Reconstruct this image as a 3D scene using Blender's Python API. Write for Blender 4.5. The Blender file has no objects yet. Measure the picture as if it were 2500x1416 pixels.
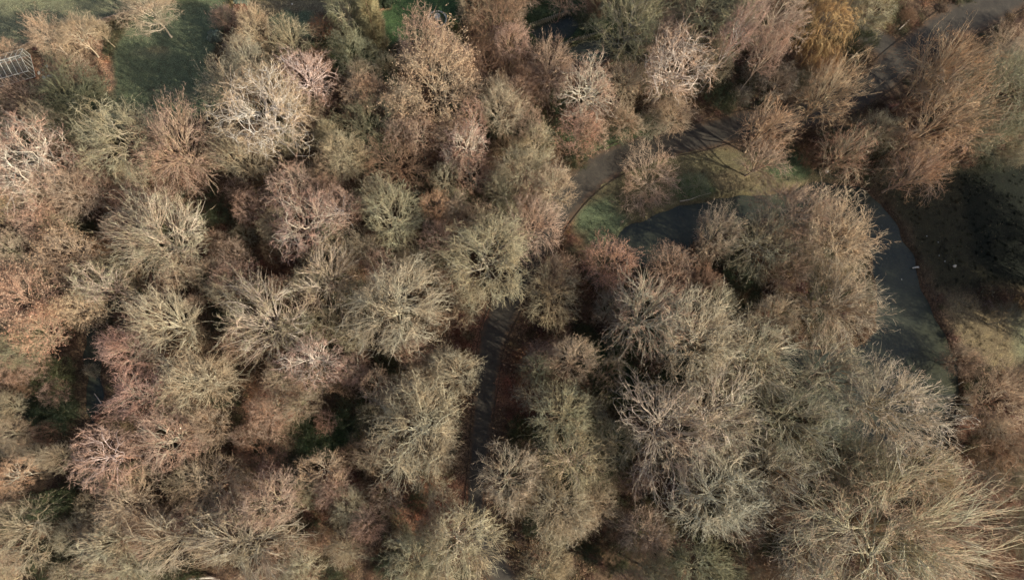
import bpy, math, random
import numpy as np
from mathutils import Matrix, Vector

R = math.radians
scene = bpy.context.scene
COL = scene.collection

# ------------------------------------------------------------ camera
W0, H0, F0 = 2500.0, 1416.0, 1667.0          # photograph size, focal length in its pixels
CX, CY = W0 / 2, H0 / 2
CAM_H = 80.0
NAD = (1165.0, 1060.0)                        # pixel of the point straight below the drone
n = np.array([NAD[0] - CX, -(NAD[1] - CY), -F0]); n /= np.linalg.norm(n)
ey = np.array([0.0, 1.0, 0.0]); yw = ey - ey.dot(n) * n; yw /= np.linalg.norm(yw)
zw = -n; xw = np.cross(yw, zw)
CR = np.array([xw, yw, zw])                   # camera -> world
cam_d = bpy.data.cameras.new('camera'); cam = bpy.data.objects.new('camera', cam_d); COL.objects.link(cam)
M4 = Matrix([list(CR[0]) + [0], list(CR[1]) + [0], list(CR[2]) + [CAM_H], [0, 0, 0, 1]])
cam.matrix_world = M4
cam_d.sensor_width = 36.0; cam_d.lens = 36.0 * F0 / W0
cam_d.clip_start = 0.5; cam_d.clip_end = 6000
scene.camera = cam

# ------------------------------------------------------------ sky, sun, exposure
SUN_AZ = (0.88, -0.47)                        # towards the sun, on the ground
SUN_EL = 31.0
world = bpy.data.worlds.new('World'); scene.world = world; world.use_nodes = True
nt = world.node_tree; bg = nt.nodes['Background']
sky = nt.nodes.new('ShaderNodeTexSky'); sky.sky_type = 'NISHITA'; sky.sun_disc = False
sky.dust_density = 3.5; sky.sun_elevation = R(SUN_EL); sky.sun_rotation = math.atan2(SUN_AZ[0], SUN_AZ[1])
nt.links.new(sky.outputs[0], bg.inputs[0]); bg.inputs[1].default_value = 0.12
sun_d = bpy.data.lights.new('sun', 'SUN'); sun_d.energy = 5.0; sun_d.angle = R(0.5); sun_d.color = (1.0, 0.91, 0.74)
sun = bpy.data.objects.new('sun', sun_d); COL.objects.link(sun)
sv = Vector((SUN_AZ[0] * math.cos(R(SUN_EL)), SUN_AZ[1] * math.cos(R(SUN_EL)), math.sin(R(SUN_EL))))
sun.rotation_euler = sv.to_track_quat('Z', 'Y').to_euler()
scene.view_settings.view_transform = 'Standard'; scene.view_settings.look = 'None'
scene.view_settings.exposure = 0.42; scene.view_settings.gamma = 1.0
scene.view_settings.use_curve_mapping = False

# ------------------------------------------------------------ pixel <-> place
def ray(px, py):
    return CR @ np.array([px - CX, -(py - CY), -F0])
def at(px, py, z=0.0):
    d = ray(px, py); t = (z - CAM_H) / d[2]
    return np.array([d[0] * t, d[1] * t, z])
def m_per_px(px, py, z=0.0):
    d = ray(px, py); return (CAM_H - z) / -d[2]          # metres per photo pixel, across the view
def pix(P):                                               # (n,3) -> (n,2)
    P = np.asarray(P, float) - np.array([0, 0, CAM_H]); c = P @ CR
    return np.stack([CX + F0 * c[:, 0] / -c[:, 2], CY - F0 * c[:, 1] / -c[:, 2]], 1)
def gp(pts): return np.array([at(x, y)[:2] for x, y in pts])
def inside(P, poly):
    x, y = P[:, 0], P[:, 1]; r = np.zeros(len(P), bool); k = len(poly)
    for i in range(k):
        x1, y1 = poly[i]; x2, y2 = poly[(i + 1) % k]
        c = (y1 > y) != (y2 > y)
        r ^= c & (x < (x2 - x1) * (y - y1) / ((y2 - y1) + 1e-12) + x1)
    return r
def dist(P, line, closed=False):
    d = np.full(len(P), 1e9); k = len(line)
    for i in range(k if closed else k - 1):
        a = np.asarray(line[i], float); b = np.asarray(line[(i + 1) % k], float); ab = b - a
        t = np.clip(((P - a) @ ab) / (ab @ ab + 1e-12), 0, 1)
        d = np.minimum(d, np.linalg.norm(P - a - t[:, None] * ab, axis=1))
    return d

# ------------------------------------------------------------ materials
def new_mat(name, rough=0.9):
    m = bpy.data.materials.new(name); m.use_nodes = True
    b = m.node_tree.nodes['Principled BSDF']; b.inputs['Roughness'].default_value = rough
    b.inputs['Specular IOR Level'].default_value = 0.25
    return m, m.node_tree, b
def node(t, kind, **kw):
    nd = t.nodes.new(kind)
    for k, v in kw.items(): setattr(nd, k, v)
    return nd
def noise(t, vec, scale, detail=3.0, rough=0.6):
    nd = node(t, 'ShaderNodeTexNoise'); nd.inputs['Scale'].default_value = scale
    nd.inputs['Detail'].default_value = detail; nd.inputs['Roughness'].default_value = rough
    if vec is not None: t.links.new(vec, nd.inputs['Vector'])
    return nd.outputs['Fac']
def ramp(t, fac, stops):
    nd = node(t, 'ShaderNodeValToRGB'); e = nd.color_ramp.elements
    e[0].position, e[0].color = stops[0][0], (*stops[0][1], 1); e[1].position, e[1].color = stops[-1][0], (*stops[-1][1], 1)
    for p, c in stops[1:-1]:
        x = e.new(p); x.color = (*c, 1)
    t.links.new(fac, nd.inputs[0]); return nd.outputs[0]
def mix(t, a, b, fac, mode='MIX'):
    nd = node(t, 'ShaderNodeMix', data_type='RGBA', blend_type=mode)
    for s, v in ((nd.inputs['Factor'], fac), (nd.inputs['A'], a), (nd.inputs['B'], b)):
        if isinstance(v, (int, float)): s.default_value = v
        elif isinstance(v, tuple): s.default_value = (*v, 1)
        else: t.links.new(v, s)
    return nd.outputs['Result']
def g3(v): return (v, v, v)

def wood_like(name, lo, hi, scale, rough=0.85, moss=0.0):
    """colour of the object itself, varied by a world-space noise (patches) and a fine one (piece to piece)"""
    m, t, b = new_mat(name, rough)
    oi = node(t, 'ShaderNodeObjectInfo'); ge = node(t, 'ShaderNodeNewGeometry')
    c = mix(t, oi.outputs['Color'], ramp(t, noise(t, ge.outputs['Position'], scale, 4), [(0.3, g3(lo)), (0.7, g3(hi))]), 1.0, 'MULTIPLY')
    c = mix(t, c, ramp(t, ge.outputs['Random Per Island'], [(0.0, g3(0.62)), (1.0, g3(1.34))]), 1.0, 'MULTIPLY')
    c = mix(t, c, mix(t, c, (1.06, .93, .85), 1.0, 'MULTIPLY'), ramp(t, noise(t, ge.outputs['Position'], .42, 3), [(.42, g3(0)), (.62, g3(1))]))
    if moss:
        f = ramp(t, noise(t, ge.outputs['Position'], 0.55, 3), [(0.46, g3(0)), (0.62, g3(moss))])
        c = mix(t, c, (0.14, 0.155, 0.085), f)
    t.links.new(c, b.inputs['Base Color']); return m
M = {}
M['bark'] = wood_like('bark', 0.7, 1.15, 2.2, moss=0.28)
M['pale_bark'] = wood_like('pale_bark', 0.75, 1.1, 3.0)
M['twig'] = wood_like('twig', 0.8, 1.15, 0.6)
M['dry_leaf'] = wood_like('dry_leaf', 0.75, 1.2, 0.9, 0.7)
M['green_leaf'] = wood_like('green_leaf', 0.6, 1.3, 1.2, 0.38)

# ------------------------------------------------------------ mesh makers
def mesh_np(name, V, T, mat, Q=None, smooth=False):
    me = bpy.data.meshes.new(name)
    V = np.asarray(V, np.float32); me.vertices.add(len(V)); me.vertices.foreach_set('co', V.ravel())
    loops = []; starts = []; s = 0
    if T is not None and len(T):
        T = np.asarray(T, np.int32); loops.append(T.ravel()); starts.append(np.arange(len(T)) * 3); s = len(T) * 3
    if Q is not None and len(Q):
        Q = np.asarray(Q, np.int32); loops.append(Q.ravel()); starts.append(s + np.arange(len(Q)) * 4)
    L = np.concatenate(loops); S = np.concatenate(starts)
    me.loops.add(len(L)); me.loops.foreach_set('vertex_index', L.astype(np.int32))
    me.polygons.add(len(S)); me.polygons.foreach_set('loop_start', S.astype(np.int32))
    if smooth: me.polygons.foreach_set('use_smooth', np.ones(len(S), bool))
    me.update(calc_edges=True)
    if mat: me.materials.append(mat)
    return me
class MB:
    """collects pieces into one mesh"""
    def __init__(s): s.V = []; s.F = []; s.n = 0
    def add(s, V, F):
        s.V += [tuple(v) for v in V]; s.F += [tuple(i + s.n for i in f) for f in F]; s.n += len(V)
    def box(s, a, b):
        x0, y0, z0 = a; x1, y1, z1 = b
        s.add([(x0, y0, z0), (x1, y0, z0), (x1, y1, z0), (x0, y1, z0), (x0, y0, z1), (x1, y0, z1), (x1, y1, z1), (x0, y1, z1)],
              [(3, 2, 1, 0), (4, 5, 6, 7), (0, 1, 5, 4), (1, 2, 6, 5), (2, 3, 7, 6), (3, 0, 4, 7)])
    def bar(s, a, b, w, h, up=(0, 0, 1)):
        a = Vector(a); b = Vector(b); d = (b - a).normalized(); u = Vector(up)
        if abs(d.dot(u)) > 0.95: u = Vector((0, 1, 0))
        sd = d.cross(u).normalized() * (w / 2); u2 = sd.cross(d).normalized() * (h / 2)
        V = [a - sd - u2, a + sd - u2, a + sd + u2, a - sd + u2, b - sd - u2, b + sd - u2, b + sd + u2, b - sd + u2]
        s.add(V, [(3, 2, 1, 0), (4, 5, 6, 7), (0, 1, 5, 4), (1, 2, 6, 5), (2, 3, 7, 6), (3, 0, 4, 7)])
    def tube(s, pts, rads, k=6):
        pts = [Vector(p) for p in pts]; V = []; F = []
        for i, p in enumerate(pts):
            d = (pts[min(i + 1, len(pts) - 1)] - pts[max(i - 1, 0)]).normalized()
            a = d.cross(Vector((0.3, 0.2, 1))).normalized(); b = d.cross(a)
            for j in range(k):
                t = 2 * math.pi * j / k; V.append(p + (a * math.cos(t) + b * math.sin(t)) * rads[i])
        for i in range(len(pts) - 1):
            for j in range(k):
                F.append((i * k + j, i * k + (j + 1) % k, (i + 1) * k + (j + 1) % k, (i + 1) * k + j))
        F.append(tuple(range(k - 1, -1, -1))); F.append(tuple((len(pts) - 1) * k + j for j in range(k)))
        s.add(V, F)
    def mesh(s, name, mat):
        me = bpy.data.meshes.new(name); me.from_pydata(s.V, [], s.F); me.update(); me.materials.append(mat); return me
def link(name, me, parent=None, color=None):
    o = bpy.data.objects.new(name, me); COL.objects.link(o)
    if parent: o.parent = parent
    if color: o.color = (*color, 1)
    return o
def tag(o, label=None, cat=None, group=None, kind=None):
    if label: o['label'] = label
    if cat: o['category'] = cat
    if group: o['group'] = group
    if kind: o['kind'] = kind
    return o
def empty(name, loc, label, cat, group=None, rz=0):
    o = bpy.data.objects.new(name, None); COL.objects.link(o); o.location = loc; o.rotation_euler.z = rz
    o.empty_display_size = 0.5
    return tag(o, label, cat, group)

# ------------------------------------------------------------ branch growing (numpy)
def nrm(v): return v / (np.linalg.norm(v, axis=-1, keepdims=True) + 1e-9)
def curves(rng, P0, D0, P1, K, wig):
    """n curves from P0, leaving along D0, ending at P1: (n,K+1,3)"""
    nN = len(P0); L = np.linalg.norm(P1 - P0, axis=1, keepdims=True)
    C = P0 + D0 * L * 0.45
    t = np.linspace(0, 1, K + 1)[None, :, None]
    pts = (1 - t) ** 2 * P0[:, None] + 2 * t * (1 - t) * C[:, None] + t ** 2 * P1[:, None]
    for f in (1.3, 2.9, 5.3):
        if f > K * 0.8: break
        ph = rng.uniform(0, 6.28, (nN, 1, 3)); am = rng.normal(0, 1, (nN, 1, 3)) / f
        pts = pts + (np.sin(6.28 * f * t * 0.8 + ph) - np.sin(ph)) * am * L[:, None] * wig
    return pts
def pick(rng, C, Rr, m, lo, hi):
    """m starts on every curve: positions, tangents, radii there, t and owner"""
    nN, K1 = C.shape[:2]; K = K1 - 1
    t = (np.arange(m)[None] + rng.uniform(0, 1, (nN, m))) / m
    t = (lo + (hi - lo) * t).ravel(); own = np.repeat(np.arange(nN), m)
    f = t * K; i = np.minimum(f.astype(int), K - 1); u = (f - i)[:, None]
    A = C[own, i]; B = C[own, i + 1]
    return A + (B - A) * u, nrm(B - A), (Rr[own, i] * (1 - u[:, 0]) + Rr[own, i + 1] * u[:, 0]), t, own
def tubes(C, Rr, k):
    """n curves -> verts, tris (k-sided, pointed end)"""
    nN, K1 = C.shape[:2]
    d = np.empty_like(C); d[:, 1:-1] = C[:, 2:] - C[:, :-2]; d[:, 0] = C[:, 1] - C[:, 0]; d[:, -1] = C[:, -1] - C[:, -2]
    d = nrm(d); ref = np.array([0.31, 0.22, 0.92]); a = nrm(np.cross(d, ref)); b = np.cross(d, a)
    th = np.arange(k) * 2 * np.pi / k
    ring = C[:, :-1, None] + (a[:, :-1, None] * np.cos(th)[None, None, :, None] + b[:, :-1, None] * np.sin(th)[None, None, :, None]) * Rr[:, :-1, None, None]
    per = (K1 - 1) * k + 1
    V = np.concatenate([ring.reshape(nN, -1, 3), C[:, -1:]], 1).reshape(-1, 3)
    T = []
    for i in range(K1 - 2):
        for j in range(k):
            p, q = i * k + j, i * k + (j + 1) % k
            T += [(p, q, q + k), (p, q + k, p + k)]
    base = (K1 - 2) * k
    for j in range(k): T.append((base + j, base + (j + 1) % k, per - 1))
    T = np.array(T); T = (T[None] + (np.arange(nN) * per)[:, None, None]).reshape(-1, 3)
    return V, T
def merge(parts):
    V = []; T = []; s = 0
    for v, t in parts: V.append(v); T.append(t + s); s += len(v)
    return np.concatenate(V), np.concatenate(T)
def perp(rng, D):
    r = rng.normal(0, 1, D.shape); r -= (r * D).sum(1, keepdims=True) * D; return nrm(r)
def leaves(rng, P, size, flat=0.3):
    """folded little leaves (2 tris each) around points"""
    m = len(P); a = nrm(rng.normal(0, 1, (m, 3)) * np.array([1, 1, flat + 0.4])); b = perp(rng, a)
    s = size * rng.uniform(0.6, 1.3, (m, 1)); c = np.cross(a, b) * s * 0.18
    V = np.stack([P - a * s * .5, P + b * s * .33 + c, P + a * s * .5, P - b * s * .33 + c], 1).reshape(-1, 3)
    i = np.arange(m) * 4
    return V, np.concatenate([np.stack([i, i + 1, i + 2], 1), np.stack([i, i + 2, i + 3], 1)])

SHAPES = {
 # limbs, where they leave the trunk, widest angle of the crown (deg), branches, shoots, twigs, spurs, wiggle, limb radius, shoot radius, crown centre / half height (of h)
 'round': dict(nl=13, z0=(.20, .50), th=103, n2=120, n3=950, n4=2900, n5=3600, wig=.060, lr=.095, tr=.026, cz=.56, cv=.44, lob=.32, edge=.12),
 'fan':   dict(nl=15, z0=(.10, .34), th=92, n2=125, n3=780, n4=2100, n5=2600, wig=.026, lr=.100, tr=.029, cz=.44, cv=.56, lob=.40, paleshoots=1, reach=.95, edge=.16),
 'white': dict(nl=11, z0=(.25, .55), th=102, n2=80, n3=420, n4=2400, n5=3600, wig=.080, lr=.110, tr=.030, cz=.60, cv=.40, lob=.30, paleshoots=1),
 'birch': dict(nl=9, z0=(.30, .62), th=100, n2=60, n3=520, n4=2600, n5=4200, wig=.06, lr=.075, tr=.020, cz=.60, cv=.40, lob=.30),
 'leafy': dict(nl=11, z0=(.2, .5), th=104, n2=90, n3=620, n4=1500, n5=1500, wig=.05, lr=.09, tr=.022, cz=.56, cv=.44, lob=.26, leaf=7500),
 'shrub': dict(nl=14, z0=(.0, .04), th=94, n2=90, n3=600, n4=2300, n5=3000, wig=.05, lr=.035, tr=.019, cz=.40, cv=.58, lob=.32),
 'weep':  dict(nl=11, z0=(.3, .55), th=96, n2=100, n3=700, n4=3400, n5=3000, wig=.05, lr=.09, tr=.022, cz=.58, cv=.40, lob=.15, droop=1.0),
 'ever':  dict(nl=8, z0=(.02, .3), th=100, n2=50, n3=300, n4=0, n5=0, wig=.04, lr=.05, tr=.02, cz=.46, cv=.52, lob=.34, leaf=13000),
}
def dome(rng, m, thmax, jit):
    """m directions spread evenly over the crown"""
    c1 = math.cos(math.radians(thmax)); i = np.arange(m) + .5; cz_ = 1 - i / m * (1 - c1); az = i * 2.39996 + rng.uniform(0, 6)
    sn = np.sqrt(np.maximum(0, 1 - cz_ ** 2)); return nrm(np.stack([np.cos(az) * sn, np.sin(az) * sn, cz_], 1) + rng.normal(0, jit, (m, 3)))
def on_curve(C, Rr, own, t):
    K = C.shape[1] - 1; f = np.clip(t, 0, .999) * K; i = f.astype(int); u = (f - i)[:, None]; A = C[own, i]; B = C[own, i + 1]
    return A + (B - A) * u, nrm(B - A), Rr[own, i] * (1 - u[:, 0]) + Rr[own, i + 1] * u[:, 0]
def nearest(A, B):
    return np.argmax(A @ B.T, 1)
def grow(shape, seed, r=5.0, h=14.0, dens=1.0, lean=(0, 0)):
    """returns {'trunk': mesh, 'limb': [meshes], 'twigs': mesh, 'leaves': mesh or None}, at real size"""
    s = SHAPES[shape]; rng = np.random.default_rng(seed)
    nl = int(round(s['nl'] * rng.uniform(.85, 1.15))); sc = (r / 5.0) ** .5
    ctr = np.array([0, 0, s['cz'] * h]); rv = s['cv'] * h
    ph = rng.uniform(0, 6.28, 8); kk = rng.normal(0, 2.3, (8, 3))
    def env(D):                                    # crown edge in direction D: uneven, lobed
        w = np.sin(D @ kk.T + ph).sum(1) / 8 * s['lob'] * 2.4 + 1
        return D * np.array([r, r, rv]) * w[:, None]
    # trunk
    top = np.array([0, 0, h * (.62 if shape not in ('shrub', 'ever') else .35)]) + np.append(rng.normal(0, r * .08, 2), 0)
    TC = curves(rng, np.zeros((1, 3)), np.array([[0, 0, 1.]]), top[None], 9, .02)
    r0 = s['lr'] * 2.1 * sc; TR = np.linspace(1, .25, 10)[None] * r0; TR[0, 0] *= 1.35
    # limbs
    D1 = dome(rng, nl, s['th'] * .92, .13)
    P1 = ctr + env(D1) * rng.uniform(.60, .80, (nl, 1))
    z0 = (s['z0'][1] - (s['z0'][1] - s['z0'][0]) * (np.arange(nl) / nl) + rng.normal(0, .02, nl)).clip(.0, .6)
    P0, _, _ = on_curve(TC, TR, np.zeros(nl, int), z0 * h / top[2])
    D0 = nrm(nrm(P1 - P0) + np.array([0, 0, .35]) + rng.normal(0, .16, (nl, 3)))
    LC = curves(rng, P0, D0, P1, 9, s['wig'])
    lr = s['lr'] * sc * rng.uniform(.75, 1.15, (nl, 1)) * np.linspace(1, .33, 10)[None]
    # branches
    n2 = int(s['n2'] * dens ** .5); D2 = dome(rng, n2, s['th'], .07); own2 = nearest(D2 + rng.normal(0, .08, D2.shape), D1)
    E = ctr + env(D2) * rng.uniform(.6, 1.0, (n2, 1))
    P, T, pr = on_curve(LC, lr, own2, rng.uniform(.22, .98, n2))
    BC = curves(rng, P, nrm(T + nrm(E - P) * .5), E, 6, s['wig'] * 1.1)
    br = np.clip(pr * .70, .030 * sc, .070 * sc)[:, None] * np.linspace(1, .34, 7)[None]
    # shoots, reaching to the crown's edge
    n3 = int(s['n3'] * dens ** .9); D3 = dome(rng, n3, s['th'] + 4, .05); own3 = nearest(D3 + rng.normal(0, .06, D3.shape), D2)
    dep = 1 - np.abs(rng.normal(0, .20, (n3, 1)))
    E = ctr + env(D3) * dep.clip(.35, 1) * (1 + rng.normal(0, s.get('edge', .10), (n3, 1))).clip(.7, 1.28)
    if s.get('droop'): E[:, 2] -= rng.uniform(.4, 1.6, n3)
    P, T, pr = on_curve(BC, br, own3, rng.uniform(.12, 1, n3))
    far = np.linalg.norm(E - P, axis=1); E = P + (E - P) * np.minimum(1, (r * s.get('reach', .66)) / far)[:, None]
    CC = curves(rng, P, nrm(T + nrm(E - P) * .7), E, 4, s['wig'] * 1.3)
    cr = np.clip(pr * .7, s['tr'] * .8, s['tr'] * 1.15)[:, None] * np.linspace(1, .28, 5)[None]
    tw = []; tips = CC[:, -1]
    if s['n4']:
        n4 = int(s['n4'] * dens); own4 = rng.integers(0, n3, n4); t = rng.uniform(.1, 1, n4) ** .8
        P, T, pr = on_curve(CC, cr, own4, t); up = np.array([0, 0, .22 if not s.get('droop') else -1.3])
        d = nrm(T * .85 + perp(rng, T) * rng.uniform(.3, .95, (n4, 1)) + up); L = (rng.uniform(.35, 1.0, n4) * sc * .95)[:, None] * (1.5 if s.get('droop') else 1)
        DC = curves(rng, P, nrm(T + d), P + d * L, 2, .10); dr = np.repeat(np.array([[.0165, .012, .004]]), n4, 0) * sc ** .5
        tw.append(tubes(DC, dr, 3)); tips = np.concatenate([tips, DC[:, -1]])
        n5 = int(s['n5'] * dens); own5 = rng.integers(0, n4, n5)
        P, T, pr = on_curve(DC, dr, own5, rng.uniform(.1, 1, n5)); d = nrm(T * .8 + perp(rng, T) * .8 + up)
        tw.append(tubes(np.stack([P, P + d * rng.uniform(.18, .5, (n5, 1)) * sc], 1), np.repeat([[.0105, 0]], n5, 0) * sc ** .5, 3))
    wm = M['pale_bark'] if shape in ('white', 'birch') else M['bark']
    res = {'trunk': mesh_np('trunk', *tubes(TC, TR, 8), wm, smooth=True), 'limb': []}
    for q in range(nl):
        sel = own2 == q; prt = [tubes(LC[q:q + 1], lr[q:q + 1], 5)]
        if sel.any(): prt.append(tubes(BC[sel], br[sel], 3))
        if s.get('paleshoots') and sel[own3].any(): prt.append(tubes(CC[sel[own3]], cr[sel[own3]], 3))
        res['limb'].append(mesh_np('limb', *merge(prt), wm, smooth=True))
    if not s.get('paleshoots'): tw.append(tubes(CC, cr, 3))
    res['twigs'] = mesh_np('twigs', *merge(tw), M['twig'])
    res['leaves'] = None
    if s.get('leaf'):
        m = int(s['leaf'] * dens)
        if shape == 'ever':
            c = np.concatenate([CC.reshape(-1, 3), CC[:, 2:].reshape(-1, 3), BC.reshape(-1, 3)]); P = c[rng.integers(0, len(c), m)] + rng.normal(0, .28 * sc, (m, 3))
            P[:, 2] = np.abs(P[:, 2]) + .05; res['leaves'] = mesh_np('leaves', *leaves(rng, P, .155), M['green_leaf'])
        else:
            P = tips[rng.integers(0, len(tips), m)] + rng.normal(0, .12, (m, 3))
            res['leaves'] = mesh_np('leaves', *leaves(rng, P, .135), M['dry_leaf'])
    res['size'] = (r, h)
    return res
def plant(name, proto, loc, scl, rz, label, cat, group, limbc, twigc, leafc=None, no_limbs=False):
    o = empty(name, loc, label, cat, group, rz); o.scale = scl
    link('trunk', proto['trunk'], o, limbc)
    for m in proto['limb']: link('limb', m, o, limbc)
    tag(link('twigs', proto['twigs'], o, twigc), kind='stuff')
    if proto['leaves']: tag(link('leaves', proto['leaves'], o, leafc or twigc), kind='stuff')
    return o

# ================================================================ THE GROUND
WATER = {
 'pond': [(1478, 605), (1510, 565), (1545, 540), (1620, 512), (1700, 492), (1770, 478), (1850, 470), (1930, 458), (1990, 437), (2060, 440), (2110, 455),
          (2160, 490), (2205, 560), (2235, 620), (2258, 690), (2285, 760), (2312, 805), (2350, 870), (2350, 960), (2310, 1040), (2230, 1100), (2120, 1120),
          (2040, 1080), (1990, 1000), (1940, 930), (1900, 880), (1930, 840), (2010, 850), (2090, 850), (2140, 800), (2145, 720), (2130, 620), (2080, 545),
          (1990, 500), (1900, 530), (1800, 560), (1700, 590), (1650, 640), (1590, 655), (1530, 640)],
 'ditch': [(196, 770), (240, 790), (250, 880), (252, 950), (232, 1035), (213, 1062), (205, 1000), (203, 930), (190, 860)],
 'channel_upper': [(1275, 64), (1390, 27), (1425, 55), (1395, 92), (1320, 98)],
 'channel_lower': [(1362, 112), (1490, 68), (1520, 112), (1480, 150), (1410, 148)],
}
WG = {k: gp(v) for k, v in WATER.items()}
PATH = [(2620, -90, 94), (2520, -45, 94), (2415, 12, 97), (2330, 58, 90), (2250, 112, 83), (2185, 160, 76), (2120, 212, 70), (2040, 258, 67), (1930, 288, 67), (1810, 308, 67),
        (1700, 337, 67), (1600, 356, 68), (1510, 388, 72), (1440, 432, 74), (1385, 487, 74), (1330, 565, 72), (1275, 670, 68), (1228, 765, 67), (1200, 840, 59), (1188, 930, 50),
        (1176, 1040, 44), (1166, 1150, 42), (1162, 1250, 42), (1190, 1340, 54), (1240, 1430, 54), (1300, 1540, 54)]
PATH2 = [(2010, 30, 60), (2100, 75, 62), (2160, 112, 66), (2205, 150, 70)]
def smooth_line(pts, k=8):
    P = np.array(pts, float); out = []
    for i in range(len(P) - 1):
        p0 = P[max(i - 1, 0)]; p1 = P[i]; p2 = P[i + 1]; p3 = P[min(i + 2, len(P) - 1)]
        for j in range(k):
            t = j / k
            out.append(.5 * ((2 * p1) + (-p0 + p2) * t + (2 * p0 - 5 * p1 + 4 * p2 - p3) * t * t + (-p0 + 3 * p1 - 3 * p2 + p3) * t ** 3))
    out.append(P[-1]); return np.array(out)
def path_world(pts):
    S = smooth_line(pts); C = gp(S[:, :2]); Wd = np.array([m_per_px(x, y) * w * .5 for x, y, w in S])
    T = np.gradient(C, axis=0); T /= np.linalg.norm(T, axis=1, keepdims=True); N = np.stack([-T[:, 1], T[:, 0]], 1)
    return C, Wd, N
PW = [path_world(PATH), path_world(PATH2)]
pathlines = [C[::4] for C, _, _ in PW]

fx = np.arange(-84, 96, .42); fy = np.arange(-26, 76, .42)
ext = np.array([3, 8, 20, 60, 200, 700, 2000.])
gx = np.concatenate([-ext[::-1] + fx[0], fx, fx[-1] + ext]); gy = np.concatenate([-ext[::-1] + fy[0], fy, fy[-1] + ext])
X, Y = np.meshgrid(gx, gy); P2 = np.stack([X.ravel(), Y.ravel()], 1)
near = (np.abs(P2[:, 0] - 5) < 100) & (P2[:, 1] > -32) & (P2[:, 1] < 82)
Z = np.zeros(len(P2)); wd = np.full(len(P2), 50.0)
for k_, poly in WG.items():
    d = dist(P2, poly, True); d[inside(P2, poly)] *= -1; wd = np.minimum(wd, d)
_a = np.random.default_rng(3).uniform(0, 6.28, 8); wd = wd + .22 * sum(np.sin(P2[:, 0] * math.cos(q) * (.8 + .25 * i) + P2[:, 1] * math.sin(q) * (.8 + .25 * i) + q * 3) for i, q in enumerate(_a)) / 2.6
Z += -1.3 * (1 - np.clip((wd + .75) / .95, 0, 1)) 
pd = np.minimum(dist(P2, pathlines[0]), dist(P2, pathlines[1]))
rngg = np.random.default_rng(5)
def lump(P, sc, seed):
    r_ = np.random.default_rng(seed); v = 0
    for i in range(6):
        a = r_.uniform(0, 6.28); kx, ky = math.cos(a) / sc, math.sin(a) / sc; v = v + np.sin(P[:, 0] * kx * (1 + .3 * i) + P[:, 1] * ky * (1 + .3 * i) + r_.uniform(0, 6.28))
    return v / 6
Z += np.clip((pd - 3.0) / 3, 0, 1) * np.clip(wd / 2, 0, 1) * (lump(P2, 2.2, 1) * .10 + lump(P2, .8, 2) * .05) * near
def ground_z(x, y):
    i = int(np.clip(np.searchsorted(gx, x), 1, len(gx) - 1)); j = int(np.clip(np.searchsorted(gy, y), 1, len(gy) - 1))
    return float(Z.reshape(X.shape)[j, i])
# what grows where, read in the photograph: colours of the turf, litter and soil themselves, with shade darkened in on the right bank
C_LITTER = (.100, .066, .042); C_LITTER_R = (.150, .078, .050); C_TAN = (.17, .135, .08); C_LAWN = (.175, .175, .105); C_LAWN_D = (.112, .132, .076)
C_MOSS = (.055, .072, .032); C_SOIL = (.040, .030, .020); C_ROUGH_SHADE = (.045, .041, .023); C_ORANGE = (.32, .19, .12)
PX = np.where(near[:, None], pix(np.c_[P2, np.zeros(len(P2))]), -9999.)
col = np.tile(np.array(C_LITTER), (len(P2), 1)); grassy = np.zeros(len(P2))
def blob(c, x, y, rx, ry, amt=1.0, g=0.0):
    d = ((PX[:, 0] - x) / rx) ** 2 + ((PX[:, 1] - y) / ry) ** 2 + lump(P2, 1.1, abs(int(x + y))) * .55
    w = np.clip(1.6 - d * 1.3, 0, 1) * amt; col[:] = col * (1 - w[:, None]) + np.array(c) * w[:, None]; grassy[:] = grassy * (1 - w) + g * w
def zone(c, poly, soft=9, g=1.0):
    d = dist(PX, poly, True); d[inside(PX, poly)] *= -1; d += lump(P2, .9, abs(int(poly[0][0])) + 3) * 9
    w = np.clip(.5 - d / soft, 0, 1); col[:] = col * (1 - w[:, None]) + np.array(c) * w[:, None]; grassy[:] = grassy * (1 - w) + g * w
for b_ in [(C_MOSS, 900, 320, 110, 90), (C_MOSS, 180, 300, 150, 100), (C_LITTER_R, 640, 600, 130, 90), (C_LITTER_R, 1060, 1230, 140, 90), (C_LITTER_R, 720, 1160, 150, 130), (C_ORANGE, 680, 985, 85, 60),
           (C_TAN, 660, 1080, 90, 100), (C_ORANGE, 1148, 792, 18, 16), (C_LITTER_R, 1160, 800, 60, 70), (C_SOIL, 150, 960, 80, 130), (C_MOSS, 780, 1060, 100, 60), (C_MOSS, 1400, 1100, 160, 100),
           (C_LITTER_R, 1300, 950, 150, 90), (C_LITTER, 1450, 1300, 200, 90), (C_MOSS, 1500, 330, 180, 60), (C_LITTER, 1200, 150, 120, 150), (C_MOSS, 1560, 900, 160, 120), (C_SOIL, 2250, 1100, 260, 160),
           (C_LITTER_R, 2440, 1120, 110, 160), (C_MOSS, 1380, 50, 180, 60), (C_MOSS, 850, 110, 110, 80)]: blob(*b_)
zone(C_ROUGH_SHADE, [(2120, 430), (2250, 400), (2520, 380), (2560, 720), (2420, 700), (2330, 720), (2280, 700), (2200, 540)], 40)  # rough grass past the pond, its colour lowered to carry tree shade
zone((.010,.013,.008), [(2330, 420), (2600, 380), (2600, 700), (2440, 690), (2380, 640)], 30)  # deepest tree shade on that grass, painted as a near-black tint
zone(C_TAN, [(2300, 715), (2400, 735), (2480, 790), (2500, 900), (2420, 900), (2340, 830)], 30, .6)
zone(C_LAWN, [(2470, 770), (2620, 760), (2620, 900), (2480, 880)], 30)
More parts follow.
